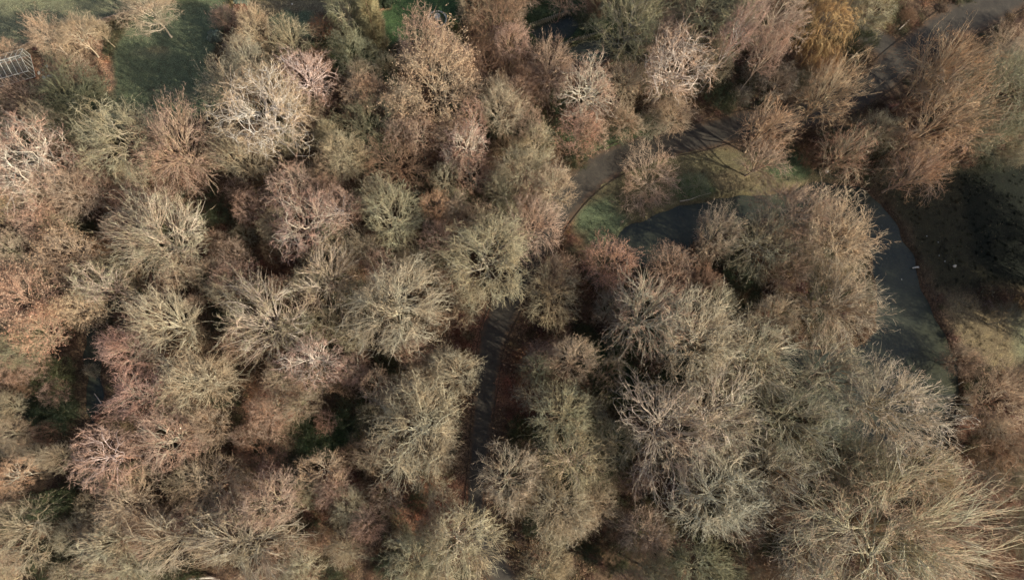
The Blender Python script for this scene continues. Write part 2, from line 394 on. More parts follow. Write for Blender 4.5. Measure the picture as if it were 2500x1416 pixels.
zone((.135, .118, .066), [(1370, 500), (1460, 440), (1540, 398), (1650, 372), (1790, 362), (1900, 380), (2040, 400), (2060, 450), (1990, 445), (1850, 480), (1700, 500), (1560, 550), (1480, 620), (1390, 620)], 25)
for b_ in [(C_LITTER_R, 1400, 540, 40, 60, .9), ((.10, .125, .07), 1465, 545, 70, 60, 1, 1), ((.085, .115, .05), 1690, 455, 60, 30, 1, 1), ((.06, .09, .045), 1930, 405, 60, 40, .9, 1), (C_TAN, 1800, 440, 90, 25, .7, .5)]: blob(*b_)
zone(C_LAWN, [(-300, -300), (440, -300), (430, 0), (320, 40), (210, 72), (110, 105), (48, 131), (-300, 140)], 6)
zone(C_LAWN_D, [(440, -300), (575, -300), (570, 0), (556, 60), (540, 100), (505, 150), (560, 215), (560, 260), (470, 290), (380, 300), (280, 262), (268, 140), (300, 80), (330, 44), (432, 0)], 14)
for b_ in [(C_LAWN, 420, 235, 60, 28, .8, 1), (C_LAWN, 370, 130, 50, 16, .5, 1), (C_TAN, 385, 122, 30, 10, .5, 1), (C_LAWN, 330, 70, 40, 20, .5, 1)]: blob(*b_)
zone(C_ORANGE, [(232, 105), (262, 108), (268, 150), (280, 205), (276, 235), (252, 225), (240, 150)], 8, 0)
for b_ in [(C_ORANGE, 115, 175, 38, 40, .75), (C_LITTER_R, 190, 175, 45, 30, .8), (C_ORANGE, 210, 100, 60, 16, .6), (C_LITTER_R, 290, 65, 18, 16, .9)]: blob(*b_)
zone(C_TAN, [(590, -300), (860, -300), (858, 0), (850, 55), (800, 40), (720, 24), (660, 34), (600, 20)], 10, .4)
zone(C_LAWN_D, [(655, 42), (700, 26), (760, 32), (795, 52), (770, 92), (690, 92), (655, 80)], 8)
zone((.050, .085, .034), [(892, -300), (1140, -300), (1138, 0), (1134, 90), (1080, 100), (930, 110), (915, 60), (880, 0)], 6)
zone(C_ORANGE, [(918, 8), (958, 4), (955, 22), (928, 28)], 4, 0)
zone(C_TAN, [(1062, 45), (1082, 42), (1100, 66), (1110, 90), (1080, 90)], 4, 0)

ge_m, t, b = new_mat('forest_floor', .95)
at_ = node(t, 'ShaderNodeAttribute', attribute_name='tint'); ag = node(t, 'ShaderNodeAttribute', attribute_name='grassy'); geo = node(t, 'ShaderNodeNewGeometry')
p_ = geo.outputs['Position']
fine = noise(t, p_, 9.0, 5, .75); mid = noise(t, p_, 1.1, 4, .65); leafy = node(t, 'ShaderNodeTexVoronoi'); leafy.inputs['Scale'].default_value = 6.5; t.links.new(p_, leafy.inputs['Vector'])
c = mix(t, at_.outputs['Color'], ramp(t, fine, [(.34, g3(.4)), (.5, g3(.9)), (.66, g3(1.9))]), 1.0, 'MULTIPLY')
c = mix(t, c, ramp(t, mid, [(.33, (.72, .68, .66)), (.5, g3(1.0)), (.68, (1.25, 1.22, 1.1))]), 1.0, 'MULTIPLY')
lit = mix(t, c, ramp(t, leafy.outputs['Color'], [(.2, g3(.5)), (.8, g3(1.7))]), .75, 'MULTIPLY')
fl = node(t, 'ShaderNodeTexVoronoi'); fl.inputs['Scale'].default_value = 2.6; t.links.new(p_, fl.inputs['Vector'])
fk = mix(t, ramp(t, fl.outputs['Distance'], [(.10, g3(.8)), (.17, g3(0))]), ramp(t, noise(t, p_, .35, 4), [(.45, g3(0)), (.62, g3(1))]), 1.0, 'MULTIPLY')
c = mix(t, c, (.30, .25, .15), fk)
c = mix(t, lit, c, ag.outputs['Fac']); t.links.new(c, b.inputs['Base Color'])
bp = node(t, 'ShaderNodeBump'); bp.inputs['Strength'].default_value = .9; bp.inputs['Distance'].default_value = .12
t.links.new(noise(t, p_, 5.0, 6, .8), bp.inputs['Height']); t.links.new(bp.outputs[0], b.inputs['Normal'])
nx, ny = len(gx), len(gy); I = np.arange(nx * ny).reshape(ny, nx)
Q = np.stack([I[:-1, :-1], I[:-1, 1:], I[1:, 1:], I[1:, :-1]], -1).reshape(-1, 4)
gme = mesh_np('ground', np.c_[P2, Z], None, ge_m, Q, smooth=True)
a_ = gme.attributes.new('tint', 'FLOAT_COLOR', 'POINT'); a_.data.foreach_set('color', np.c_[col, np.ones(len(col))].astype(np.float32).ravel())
a_ = gme.attributes.new('grassy', 'FLOAT', 'POINT'); a_.data.foreach_set('value', grassy.astype(np.float32))
tag(link('ground', gme), kind='structure')

# water
wm_, t, b = new_mat('still_water', .12); b.inputs['Specular IOR Level'].default_value = .5; b.inputs['IOR'].default_value = 1.33
geo = node(t, 'ShaderNodeNewGeometry')
c = ramp(t, noise(t, geo.outputs['Position'], .25, 3), [(.35, (.034, .040, .032)), (.65, (.058, .062, .042))])
sp = ramp(t, noise(t, geo.outputs['Position'], 7.0, 2, .8), [(.62, g3(0)), (.78, g3(.35))])
t.links.new(mix(t, c, (.20, .19, .13), sp), b.inputs['Base Color'])
t.links.new(ramp(t, noise(t, geo.outputs['Position'], 1.4, 3), [(.3, g3(.10)), (.7, g3(.34))]), b.inputs['Roughness'])
bp = node(t, 'ShaderNodeBump'); bp.inputs['Strength'].default_value = .22; bp.inputs['Distance'].default_value = .05
t.links.new(noise(t, geo.outputs['Position'], 3.0, 3), bp.inputs['Height']); t.links.new(bp.outputs[0], b.inputs['Normal'])
for wi_, (k_, nm) in enumerate((('pond', 'pond_water'), ('ditch', 'ditch_water'), ('channel_upper', 'channel_water'), ('channel_lower', 'channel_water'))):
    pg = WG[k_]; mn, mx = pg.min(0) - 1.5, pg.max(0) + 1.5
    me = mesh_np(nm, [(mn[0], mn[1], 0), (mx[0], mn[1], 0), (mx[0], mx[1], 0), (mn[0], mx[1], 0)], None, wm_, [(0, 1, 2, 3)])
    o = link(nm, me); o.location.z = -.55 - .05 * wi_; tag(o, kind='structure')

# path: worn tarmac with timber edging
pm, t, b = new_mat('worn_tarmac', .9)
geo = node(t, 'ShaderNodeNewGeometry'); p_ = geo.outputs['Position']
c = ramp(t, noise(t, p_, .8, 5, .7), [(.3, (.036, .032, .028)), (.55, (.056, .049, .040)), (.75, (.085, .072, .056))])
c = mix(t, c, ramp(t, noise(t, p_, 14, 4, .8), [(.3, g3(.6)), (.7, g3(1.4))]), 1.0, 'MULTIPLY')
uvn = node(t, 'ShaderNodeAttribute', attribute_name='across')
edge = ramp(t, uvn.outputs['Fac'], [(.62, g3(0)), (1.0, g3(1))])
edge = mix(t, edge, ramp(t, noise(t, p_, 1.6, 5, .7), [(.35, g3(0)), (.65, g3(1))]), 1.0, 'MULTIPLY')
lv = node(t, 'ShaderNodeTexVoronoi'); lv.inputs['Scale'].default_value = 5.5; t.links.new(p_, lv.inputs['Vector'])
lm = mix(t, ramp(t, lv.outputs['Distance'], [(.10, g3(1)), (.20, g3(0))]), ramp(t, noise(t, p_, .45, 4), [(.42, g3(0)), (.62, g3(.85))]), 1.0, 'MULTIPLY')
c = mix(t, c, (.20, .12, .07), lm)
t.links.new(mix(t, c, (.105, .062, .036), edge), b.inputs['Base Color'])
def strip(name, C, Wd, N, mat, z, lo=-1, hi=1, k=8):
    V = []; A = []; n_ = len(C)
    for i in range(n_):
        wob = .12 * math.sin(i * .9) + .1 * math.sin(i * 2.3 + 1)
        for j in range(k + 1):
            u = lo + (hi - lo) * j / k; w = Wd[i] + (wob if abs(u) > .99 else 0); p = C[i] + N[i] * w * u; V.append((p[0], p[1], z)); A.append(abs(u))
    Q = [(i * (k + 1) + j, (i + 1) * (k + 1) + j, (i + 1) * (k + 1) + j + 1, i * (k + 1) + j + 1) for i in range(n_ - 1) for j in range(k)]
    me = mesh_np(name, V, None, mat, [q[::-1] for q in Q]); a = me.attributes.new('across', 'FLOAT', 'POINT'); a.data.foreach_set('value', np.array(A, np.float32)); return me
tag(link('path', strip('path', *PW[0], pm, .020)), kind='structure')
tag(link('path', strip('path', *PW[1], pm, .014)), kind='structure')
M['edging'], t, b = new_mat('edging_timber'); b.inputs['Base Color'].default_value = (.055, .042, .03, 1)
mb = MB(); C, Wd, N = PW[0]
for s_ in (-1, 1):
    for i in range(len(C) - 1):
        a = C[i] + N[i] * (Wd[i] + .20) * s_; b2 = C[i + 1] + N[i + 1] * (Wd[i + 1] + .20) * s_
        mb.bar((a[0], a[1], .03), (b2[0], b2[1], .03), .07, .14)
tag(link('path_edging', mb.mesh('path_edging', M['edging'])), kind='structure')

# ================================================================ TREES
OL = (.41, .37, .26); OL2 = (.37, .345, .245); TAN = (.47, .375, .27); PINK = (.46, .335, .26); PALE = (.55, .49, .375); GRN = (.255, .25, .165); BRN = (.26, .175, .12)
DK = (.15, .15, .09); ORL = (.46, .32, .225); TNL = (.52, .39, .26); GOLD = (.46, .31, .155); RED = (.52, .345, .22); WH = (.62, .565, .49); WH2 = (.57, .51, .39); EV = (.040, .060, .032); EV2 = (.075, .10, .055); GREY = (.37, .345, .255)
T_ = []
def r_(*a): T_.append(a)
# shape, x, y, radius (px), height (m), limb colour, twig colour, label, short reference, [leaf colour]
# --- left upper part
r_('white', 62, 392, 112, 15, WH, PINK, 'white limbed tree fanning out at the left edge below the greenhouse', 'the white limbed tree below the greenhouse')
r_('white', 84, 466, 62, 11, WH2, PINK, 'smaller white branched tree directly below the fanning white tree at the left edge', '')
r_('round', 300, 342, 98, 14, OL, OL2, 'broad green grey bare tree at the lower end of the garden lawn', 'the broad green grey tree below the lawn')
r_('fan', 442, 372, 108, 15, TAN, PINK, 'pinkish brown fan shaped tree beside the broad green grey tree', 'the pinkish fan shaped tree')
r_('round', 322, 440, 46, 8, PALE, OL, 'small pale branched tree over a dark gap between two pink trees', '')
r_('fan', 590, 392, 72, 14, OL, OL, 'narrow olive tree with straight limbs left of the big white tree', 'the narrow olive tree')
r_('white', 652, 272, 128, 17, WH, TAN, 'big bright white branching tree, the whitest crown in the upper wood', 'the big bright white tree')
r_('round', 568, 230, 68, 12, OL, OL, 'olive grey bare tree between the garden lawn and the big bright white tree', '')
r_('round', 606, 152, 56, 11, PALE, OL, 'pale grey olive tree overhanging the right edge of the garden lawn', 'the pale tree by the lawn edge')
r_('round', 616, 72, 54, 10, TAN, TAN, 'tan bare tree between the two upper lawns near the grey shrub', 'the tan tree between the lawns')
r_('shrub', 550, 48, 34, 5, TAN, PINK, 'pink brown shrub on the lawn beside the round grey green shrub', '')
r_('round', 368, 26, 60, 10, PALE, OL, 'lone bare tree over the garden fence throwing shadow on the lawn', 'the lone tree over the fence')
r_('round', 118, 92, 44, 9, PALE, TAN, 'slender bare garden tree leaning over the lawn left of its pair', '')
r_('round', 184, 84, 46, 9, PALE, TAN, 'slender bare garden tree leaning over the lawn right of its pair', 'the pair of garden trees')
r_('round', 245, 78, 26, 6, TAN, TAN, 'small bare tree with pale stem on the leaf strewn garden border', '')
r_('shrub', 18, 130, 34, 3.5, TAN, TAN, 'tan bush at the left edge above the greenhouse', '')
r_('round', 196, 262, 98, 10, DK, DK, 'dark shaded spreading tree below the leaf strewn bed in the garden', 'the dark tree below the garden bed')
r_('shrub', 62, 245, 62, 5, BRN, PINK, 'pinkish brown thicket just below the greenhouse', 'the thicket below the greenhouse')
r_('shrub', 20, 300, 55, 5, BRN, BRN, 'brown thicket at the left edge below the greenhouse thicket', '')
r_('round', 200, 480, 66, 11, BRN, PINK, 'pinkish brown bare tree right of the white limbed left edge trees', 'the pinkish tree under the white ones')
r_('round', 30, 500, 44, 10, PALE, TAN, 'pale grey bare tree at the left edge below the white branched trees', '')
r_('shrub', 170, 170, 50, 2.6, TAN, TAN, 'low tan shrub spread over the leaf litter bed right of the greenhouse', '')
r_('shrub', 135, 118, 44, 2.6, TAN, OL, 'low straggly shrub between the garden fence and greenhouse path', '')
# --- upper middle
r_('white', 752, 186, 74, 12, WH, PINK, 'white stemmed birch with pink haze below the small shaded lawn', 'the white stemmed birch below the small lawn')
r_('fan', 710, 106, 52, 9, OL, OL, 'olive tree with upright forked branches edging the small shaded lawn', '')
r_('leafy', 876, 226, 46, 9, TAN, TAN, 'small tan leafy tree left of the big orange leafy crown', 'the small tan leafy tree', TNL)
r_('round', 862, 132, 60, 10, DK, GRN, 'dark green grey bare tree below the tall conifer column', 'the dark tree below the conifer')
r_('round', 842, 22, 46, 12, WH2, GRN, 'pale branched drooping tree beside the tall conifer column at the top', '')
r_('birch', 1030, 98, 64, 12, TAN, PINK, 'pink brown birch rising over the green top lawn', 'the pink birch over the top lawn')
r_('birch', 1082, 122, 44, 10, BRN, PINK, 'dense pinkish tree behind the big orange crown, right of the lawn birch', '')
r_('leafy', 1068, 214, 112, 13, OL, TAN, 'big orange tan leafy crown, largest leafy tree of the upper wood', 'the big orange leafy crown', ORL)
r_('leafy', 985, 265, 48, 10, OL, TAN, 'olive tan leafy tree tucked against the left of the big orange crown', '', TNL)
r_('round', 1226, 278, 62, 12, OL, OL, 'olive feathery tree right of the big orange leafy crown', 'the olive feathery tree')
r_('birch', 1156, 296, 40, 12, WH, PINK, 'thin white birch forking between the orange crown and olive feathery tree', '')
r_('white', 1138, 364, 64, 12, WH, PINK, 'white limbed birch below the orange crown with upright trunk', 'the white limbed birch below the orange crown')
r_('birch', 1150, 432, 48, 9, WH2, PINK, 'low pale star shaped birch under the white limbed birch', '')
r_('birch', 1030, 338, 46, 10, WH2, PINK, 'thin pale leaning birch left of the white limbed birch', '')
r_('round', 838, 392, 66, 10, OL, OL, 'rounded olive tree in the middle of the upper wood', 'the rounded olive tree')
r_('round', 918, 312, 84, 8, DK, GRN, 'dark green thicket tree between the rounded olive tree and orange crown', 'the dark green thicket tree')
r_('round', 800, 330, 34, 8, OL, OL, 'little olive tree over the dark gap beside the big bright white tree', '')
r_('leafy', 784, 68, 36, 3.5, BRN, BRN, 'orange brown bush at the right end of the small shaded lawn', '', (.32, .17, .08))
r_('shrub', 836, 76, 34, 3.5, BRN, TAN, 'brown shrub between the small shaded lawn and the conifer shadow', '')
r_('ever', 944, 222, 38, 5, DK, DK, 'dark evergreen bush left of the big orange leafy crown', '', EV)
r_('ever', 1122, 120, 22, 5, DK, DK, 'dark glossy holly right of the pink birch by the top lawn', '', EV)
r_('leafy', 1205, 60, 82, 8, BRN, BRN, 'dark brown leafy mass right of the top lawn', 'the dark brown leafy mass', (.17, .11, .07))
r_('leafy', 1182, 165, 62, 7, BRN, BRN, 'shaded brown bushy tree right of the big orange crown', '', (.15, .085, .055))
r_('round', 968, 408, 84, 8, BRN, BRN, 'brown grey low tree in the shaded hollow below the orange crown', '')
r_('round', 1250, 108, 52, 9, TAN, PINK, 'pinkish grey tree left of the lower edge of the upper sheet piled channel', '')
r_('round', 1302, 352, 58, 9, WH2, OL, 'pale green tree with bunched upright stems left of the path bend', 'the pale bunched tree')
r_('birch', 716, 462, 62, 12, WH2, PINK, 'pink birch with white forked limbs above the wide pink birch', '')
r_('white', 742, 545, 98, 12, WH2, PINK, 'wide pink tree with long white limbs reaching to its left', 'the wide pink tree')
r_('birch', 836, 512, 52, 12, WH, PINK, 'upright pink birch with a white stem right of the wide pink tree', '')
r_('round', 960, 535, 80, 13, PALE, OL, 'olive tree with tangled pale limbs right of the upright pink birch', 'the tangled olive tree')
r_('birch', 1062, 505, 42, 10, PINK, RED, 'small reddish pink birch right of the tangled olive tree', '')
r_('round', 1112, 512, 42, 9, TAN, TAN, 'small round tan tree right of the little reddish birch', '')
r_('birch', 1062, 590, 50, 9, PINK, PINK, 'sparse pink tree left of the big pale green radial crown', '')
r_('ever', 1160, 478, 34, 4, DK, DK, 'dark green bush above the big pale green radial crown', '', EV)
# --- upper right
r_('white', 1432, 235, 80, 13, WH, PINK, 'pink hazed tree with three white limbs below the lower piled channel', 'the pink hazed tree with white limbs')
r_('leafy', 1412, 320, 62, 9, PINK, PINK, 'salmon pink bush under the pink hazed tree with white limbs', '', (.42, .25, .18))
r_('round', 1534, 62, 98, 13, GREY, GRN, 'large dense grey green tree right of the sheet piled channels', 'the large grey green tree')
r_('white', 1640, 165, 98, 15, WH, PINK, 'tall white tree spreading many limbs over the upper path side', 'the spreading white tree')
r_('birch', 1788, 106, 42, 19, WH, PINK, 'thin leaning white birch right of the spreading white tree', 'the thin leaning white birch')
r_('round', 1338, 180, 70, 9, TAN, PINK, 'pinkish tan tree bordering the lower sheet piled channel', '')
r_('round', 1290, 205, 62, 8, BRN, BRN, 'shaded brown tree right of the big orange crown gap', '')
r_('leafy', 1522, 205, 50, 9, OL, TAN, 'tan leafy tree between two white limbed trees above the path', '', TNL)
r_('round', 1640, 285, 56, 7, TAN, TAN, 'star shaped tan tree under the spreading white tree', '')
r_('round', 1716, 30, 88, 11, OL, GRN, 'dark olive tree at the top right of the large grey green tree', 'the dark olive tree at the top')
r_('round', 1800, 50, 60, 11, OL, OL, 'thin olive tree behind the thin leaning white birch', '')
r_('birch', 1888, 62, 80, 13, PALE, PINK, 'mauve pink tree immediately left of the golden willow', 'the mauve pink tree')
r_('birch', 1870, 140, 42, 18, PALE, PINK, 'pinkish thin tree below the mauve pink tree', '')
r_('round', 1270, 425, 66, 12, OL, OL, 'olive tree left of the dark bushes at the path bend', 'the olive tree by the path bend')
r_('round', 1345, 470, 60, 11, PALE, OL, 'pale olive tree leaning over the left end of the visible path', '')
r_('round', 1225, 470, 44, 11, GREY, GRN, 'slim green tinged tree above the big pale green radial crown', '')
r_('shrub', 1580, 442, 90, 1.9, TAN, TAN, 'wide tan bush on the grassy bank inside the path bend', 'the wide tan bush inside the bend')
r_('leafy', 1700, 452, 40, 1.8, GRN, GRN, 'low green bramble on the bank above the pond', '', (.12, .15, .08))
r_('ever', 1405, 388, 36, 3, DK, DK, 'dark green bush on the inner verge at the path bend', '', EV)
r_('ever', 1760, 240, 40, 4, DK, DK, 'dark evergreen bush between the spreading white tree and the path', '', EV)
r_('ever', 1500, 318, 46, 3.5, DK, DK, 'dark green bush along the upper verge of the path', '', EV2)
r_('shrub', 1590, 305, 44, 4, OL, OL, 'olive shrub on the upper verge beneath the star shaped tan tree', '')
r_('weep', 2005, 70, 88, 12, GOLD, GOLD, 'golden orange weeping willow crown at the top', 'the golden willow')
r_('weep', 2010, 142, 58, 9, GOLD, GOLD, 'lower golden brown willow bush under the golden orange willow', '')
r_('fan', 2005, 240, 80, 15, TAN, RED, 'orange pink tree with upright limbs crossing the path', 'the orange pink tree over the path')
r_('fan', 1862, 325, 66, 13, TAN, RED, 'orange pink tuft of branches where the path enters the shade', 'the orange tuft over the path')
r_('fan', 1850, 400, 56, 9, TAN, TAN, 'tan pink tree on the bank below the orange tuft', '')
r_('fan', 2050, 385, 66, 11, TAN, RED, 'reddish tree overhanging the bank where the pond turns', 'the reddish tree at the pond turn')
r_('fan', 2268, 200, 82, 17, TAN, RED, 'long limbed orange brown tree stretching towards the upper path', 'the long limbed orange tree')
r_('fan', 2276, 314, 86, 18, TAN, RED, 'orange brown tree with long near level limbs beside the dark grass', '')
r_('fan', 2228, 425, 70, 14, TAN, RED, 'orange brown tree reaching over the head of the open pond', 'the orange tree over the pond head')
r_('round', 2440, 235, 124, 15, GREY, GRN, 'big grey green tree with arching branches at the right edge', 'the big grey green tree at the right edge')
r_('round', 2440, 350, 74, 11, GREY, GRN, 'lower grey green tree hanging over the dark grass at the right edge', '')
r_('leafy', 2120, 34, 62, 8, OL, OL, 'mottled olive tree between the golden willow and the upper path', '', (.22, .20, .11))
r_('ever', 2090, 112, 40, 5, DK, DK, 'dark evergreen bush right of the golden willow', '', EV)
r_('shrub', 2452, 122, 66, 4, OL, TAN, 'olive brown scrub on the outer side of the upper path', '')
r_('shrub', 2330, 118, 46, 3.4, BRN, BRN, 'reddish brown scrub at the path edge above the long limbed orange tree', '')
r_('shrub', 2215, 42, 26, 2.2, BRN, BRN, 'brown low scrub in the fork of the two upper paths', '')
r_('round', 1950, 205, 44, 6, DK, GRN, 'shaded green tree above the orange pink tree over the path', '')
# --- middle left
r_('fan', 412, 592, 142, 15, PALE, OL, 'largest olive brush shaped crown in the left half of the wood', 'the largest olive brush shaped crown')
r_('leafy', 176, 622, 70, 10, TAN, TAN, 'tan leafy tree left of the largest olive brush shaped crown', 'the tan leafy tree on the left', (.50, .36, .24))
r_('leafy', 104, 545, 50, 10, TAN, PINK, 'pale pink leafy tree above the tan leafy tree on the left', '', (.48, .34, .25))
r_('leafy', 38, 612, 60, 10, OL, TAN, 'olive leafy tree at the left edge above the bright orange crown', '', (.40, .33, .22))
r_('leafy', 56, 722, 92, 12, ORL, ORL, 'bright orange leafy crown at the left edge', 'the bright orange crown at the left edge', (.42, .315, .235))
r_('leafy', 108, 808, 66, 9, TAN, TAN, 'tan orange leafy tree beneath the bright orange left edge crown', '', (.48, .31, .20))
r_('white', 262, 704, 62, 13, WH2, OL, 'pale limbed tree with a long bare trunk beside the tan leafy tree', 'the pale limbed tree with long trunk')
r_('leafy', 212, 752, 56, 10, TAN, TAN, 'pale tan leafy tree above the head of the left ditch', '', TNL)
r_('fan', 432, 788, 96, 14, PALE, OL, 'olive crown with pale stout trunk below the largest brush shaped crown', 'the olive crown with stout trunk')
r_('round', 316, 852, 56, 11, PALE, PINK, 'pale pinkish tree right of the ditch head', 'the pale tree right of the ditch')
r_('round', 52, 858, 54, 9, OL, GRN, 'grey green tree at the left edge below the tan orange tree', '')
r_('round', 492, 932, 92, 12, PALE, OL, 'tree with crooked pale limbs and ivy at its heart', 'the crooked pale limbed tree')
r_('fan', 662, 788, 100, 14, PALE, OL, 'pale olive tree with stout trunk in the centre left of the wood', 'the pale olive tree at centre left')
r_('ever', 512, 688, 24, 7, DK, DK, 'narrow ivy clad stem right of the largest brush shaped crown', '', EV2)
r_('round', 560, 720, 46, 8, OL, OL, 'small olive tree between the ivy clad stem and the red litter clearing', '')
r_('shrub', 62, 925, 56, 4, BRN, BRN, 'brown green scrub at the left edge beside the ditch bushes', '')
r_('ever', 128, 925, 52, 3.4, DK, DK, 'dark green bush left of the ditch, upper of two', '', (.075, .085, .04))
r_('ever', 135, 1020, 60, 3.4, DK, DK, 'dark green bush left of the ditch, lower of two', '', EV)
r_('round', 346, 965, 76, 11, PALE, PINK, 'pinkish grey bare tree right of the open ditch water', 'the pinkish grey tree by the ditch')
r_('shrub', 225, 905, 20, 2.6, OL, OL, 'little olive shrub hanging over the middle of the left ditch', '')
r_('fan', 800, 682, 84, 14, PALE, OL, 'olive tree with a thick grey leaning trunk near the centre', 'the thick grey trunked tree')
r_('round', 968, 748, 124, 14, PALE, OL, 'huge round olive crown just left of the centre path', 'the huge round olive crown')
r_('round', 1196, 632, 124, 14, GREY, OL2, 'large pale green radial crown above the centre path', 'the pale green radial crown')
r_('round', 1304, 560, 74, 11, TAN, TAN, 'tan feathery tree right of the pale green radial crown', 'the tan feathery tree')
r_('white', 762, 878, 78, 11, WH, PINK, 'white limbed pinkish tree below the thick grey trunked tree', 'the white limbed pinkish tree')
r_('round', 856, 905, 44, 8, TAN, PINK, 'tan pink small tree right of the white limbed pinkish tree', '')
r_('round', 1030, 906, 50, 7, PALE, OL, 'small cushion shaped olive tree below the huge round crown', '')
r_('round', 1116, 905, 62, 10, TAN, OL, 'rounded tan tree touching the left side of the shaded path', 'the rounded tan tree by the path')
r_('round', 888, 612, 50, 9, OL, OL, 'tufted olive tree above the huge round olive crown', '')
r_('birch', 920, 938, 44, 8, WH2, PINK, 'slight pink tree with one white limb between two olive crowns', '')
r_('round', 1342, 722, 74, 9, (.50, .43, .28), (.46, .39, .25), 'yellow olive star shaped crown right of the centre path', 'the yellow olive star shaped crown')
r_('round', 1392, 878, 62, 13, TAN, TAN, 'small tan crown in the shaded hollow right of the path', 'the small tan crown in the hollow')
r_('round', 1314, 905, 50, 11, DK, GRN, 'shaded green tree between the path and the small tan crown', '')
# --- island and pond
r_('leafy', 1482, 648, 74, 8, BRN, RED, 'reddish brown thicket at the left end of the pond', 'the reddish thicket at the pond end', (.26, .185, .135))
r_('leafy', 1640, 660, 66, 7, BRN, TAN, 'tan brown bushy tree on the pond bank right of the reddish thicket', '', (.28, .19, .13))
r_('round', 1742, 582, 62, 9, TAN, TAN, 'tan tree with feathered twigs standing out over the dark pond', 'the feathered tan tree over the pond')
r_('round', 1712, 690, 50, 7, BRN, BRN, 'brown scrubby tree on the bank below the feathered tan tree', '')
r_('ever', 1800, 672, 46, 5, DK, DK, 'blue green evergreen bush, upper of two on the pond side', '', EV2)
r_('ever', 1822, 730, 46, 4, DK, DK, 'dark evergreen bush, lower of two on the pond side', '', EV)
r_('round', 2030, 590, 104, 13, TAN, TAN, 'broad pinkish tan crown at the corner of the open pond', 'the broad pinkish crown at the pond corner')
r_('round', 1935, 530, 98, 10, OL, TAN, 'tan green tree on the inner pond bank below the grassy bank', '')
r_('fan', 2032, 738, 104, 13, OL, OL, 'rounded olive crown leaning over the sunlit stretch of the pond', 'the olive crown over the sunlit pond')
r_('round', 1850, 590, 92, 11, GREY, GRN, 'dark green grey tree in the heart of the pond thicket', 'the dark tree in the pond thicket')
r_('round', 1890, 770, 60, 9, OL, TAN, 'olive brown tree between evergreen bush and rounded olive crown', '')
# --- lower right
r_('fan', 1562, 775, 108, 17, WH2, PINK, 'slim bare tree with thin pinkish tips standing highest near the pond end', 'the slim pinkish tipped tree')
r_('fan', 1690, 845, 140, 17, PALE, PALE, 'tall open tree with pale straight limbs in the right middle', 'the tall open pale limbed tree')
r_('fan', 1825, 872, 122, 16, PALE, OL, 'bare fan crowned tree right of the tall open pale limbed tree', '')
r_('fan', 1626, 1045, 124, 16, WH2, PALE, 'bare tree with pale forked limbs pointing left in the lower right', 'the pale forked tree')
r_('fan', 1745, 1012, 118, 16, PALE, PALE, 'pale tree with a hooked white limb in the lower right group', '')
r_('fan', 1918, 1012, 126, 16, GREY, (.31,.30,.21), 'grey green fan crown in the middle of the lower right group', 'the grey green fan crown')
r_('fan', 2030, 905, 104, 15, GREY, OL, 'grey crown with upswept limbs below the rounded olive pond crown', '')
r_('fan', 2168, 1000, 132, 16, PALE, PALE, 'wide swept crown reaching right over the end of the pond', 'the wide swept crown')
r_('fan', 1746, 1222, 128, 17, PALE, PALE, 'pale spider limbed tree with branches hanging down towards the lower edge', 'the spider limbed tree')
r_('fan', 1872, 1140, 98, 13, PALE, OL, 'tan tree with curled pale limbs right of the spider limbed tree', 'the curled limbed tan tree')
r_('round', 1578, 1302, 72, 8, TAN, TAN, 'pinkish tan low tree left of the spider limbed tree', '')
r_('fan', 2150, 1305, 250, 17, PALE, TAN, 'giant spreading bare tree filling the lower right corner', 'the giant corner tree')
r_('fan', 1975, 1322, 108, 12, WH2, PALE, 'pale forked tree joining the left side of the giant corner tree', '')
r_('fan', 2250, 1160, 96, 13, PALE, TAN, 'thin upright twigged tree above the giant corner tree', '')
r_('round', 2075, 1135, 84, 12, GREY, GRN, 'grey green tree in the gap above the giant corner tree', '')
r_('round', 1396, 1112, 92, 11, PALE, OL, 'olive tree with level white branches right of the lower path', 'the olive tree with level branches')
r_('round', 1375, 1010, 78, 14, OL, OL, 'dull olive feathery tree above the one with level white branches', '')
r_('round', 1495, 1080, 64, 9, GREY, GRN, 'green shaded tree right of the olive one with level branches', '')
r_('round', 1352, 1235, 92, 11, OL, OL, 'dense olive crown in the lower middle right of the path', 'the dense olive crown')
r_('round', 1246, 1172, 80, 13, PALE, OL, 'pale olive tree leaning over the lower path from the right', 'the pale olive tree over the lower path')
r_('round', 1450, 1230, 62, 8, TAN, TAN, 'tan feathery low tree right of the dense olive crown', '')
r_('round', 1330, 1395, 66, 11, GREY, OL, 'sparse grey tree at the lower edge right of the path', '')
r_('round', 1712, 1392, 84, 12, GREY, GRN, 'grey green wavy branched tree at the lower edge', 'the wavy tree at the lower edge')
r_('round', 1590, 1400, 62, 10, GREY, GRN, 'dim green tree at the lower edge left of the wavy one', '')
r_('shrub', 1860, 1400, 56, 7, BRN, BRN, 'brown shrub at the lower edge between wavy tree and giant tree', '')
r_('round', 2422, 985, 84, 8, BRN, TAN, 'pinkish brown feathery tree near the right edge below the tan bank', 'the feathery tree near the right edge')
r_('round', 2440, 1095, 70, 7, BRN, BRN, 'dark reddish brown tree at the right edge above the giant tree', '')
r_('round', 2462, 780, 44, 6, GREY, GRN, 'thin grey green tree on the lit bank at the right edge', '')
r_('round', 2362, 880, 50, 7, BRN, TAN, 'tan brown tree at the tip of the open pond', '')
r_('round', 2480, 1290, 62, 10, GREY, GRN, 'grey green tree at the right edge beside the giant tree', '')
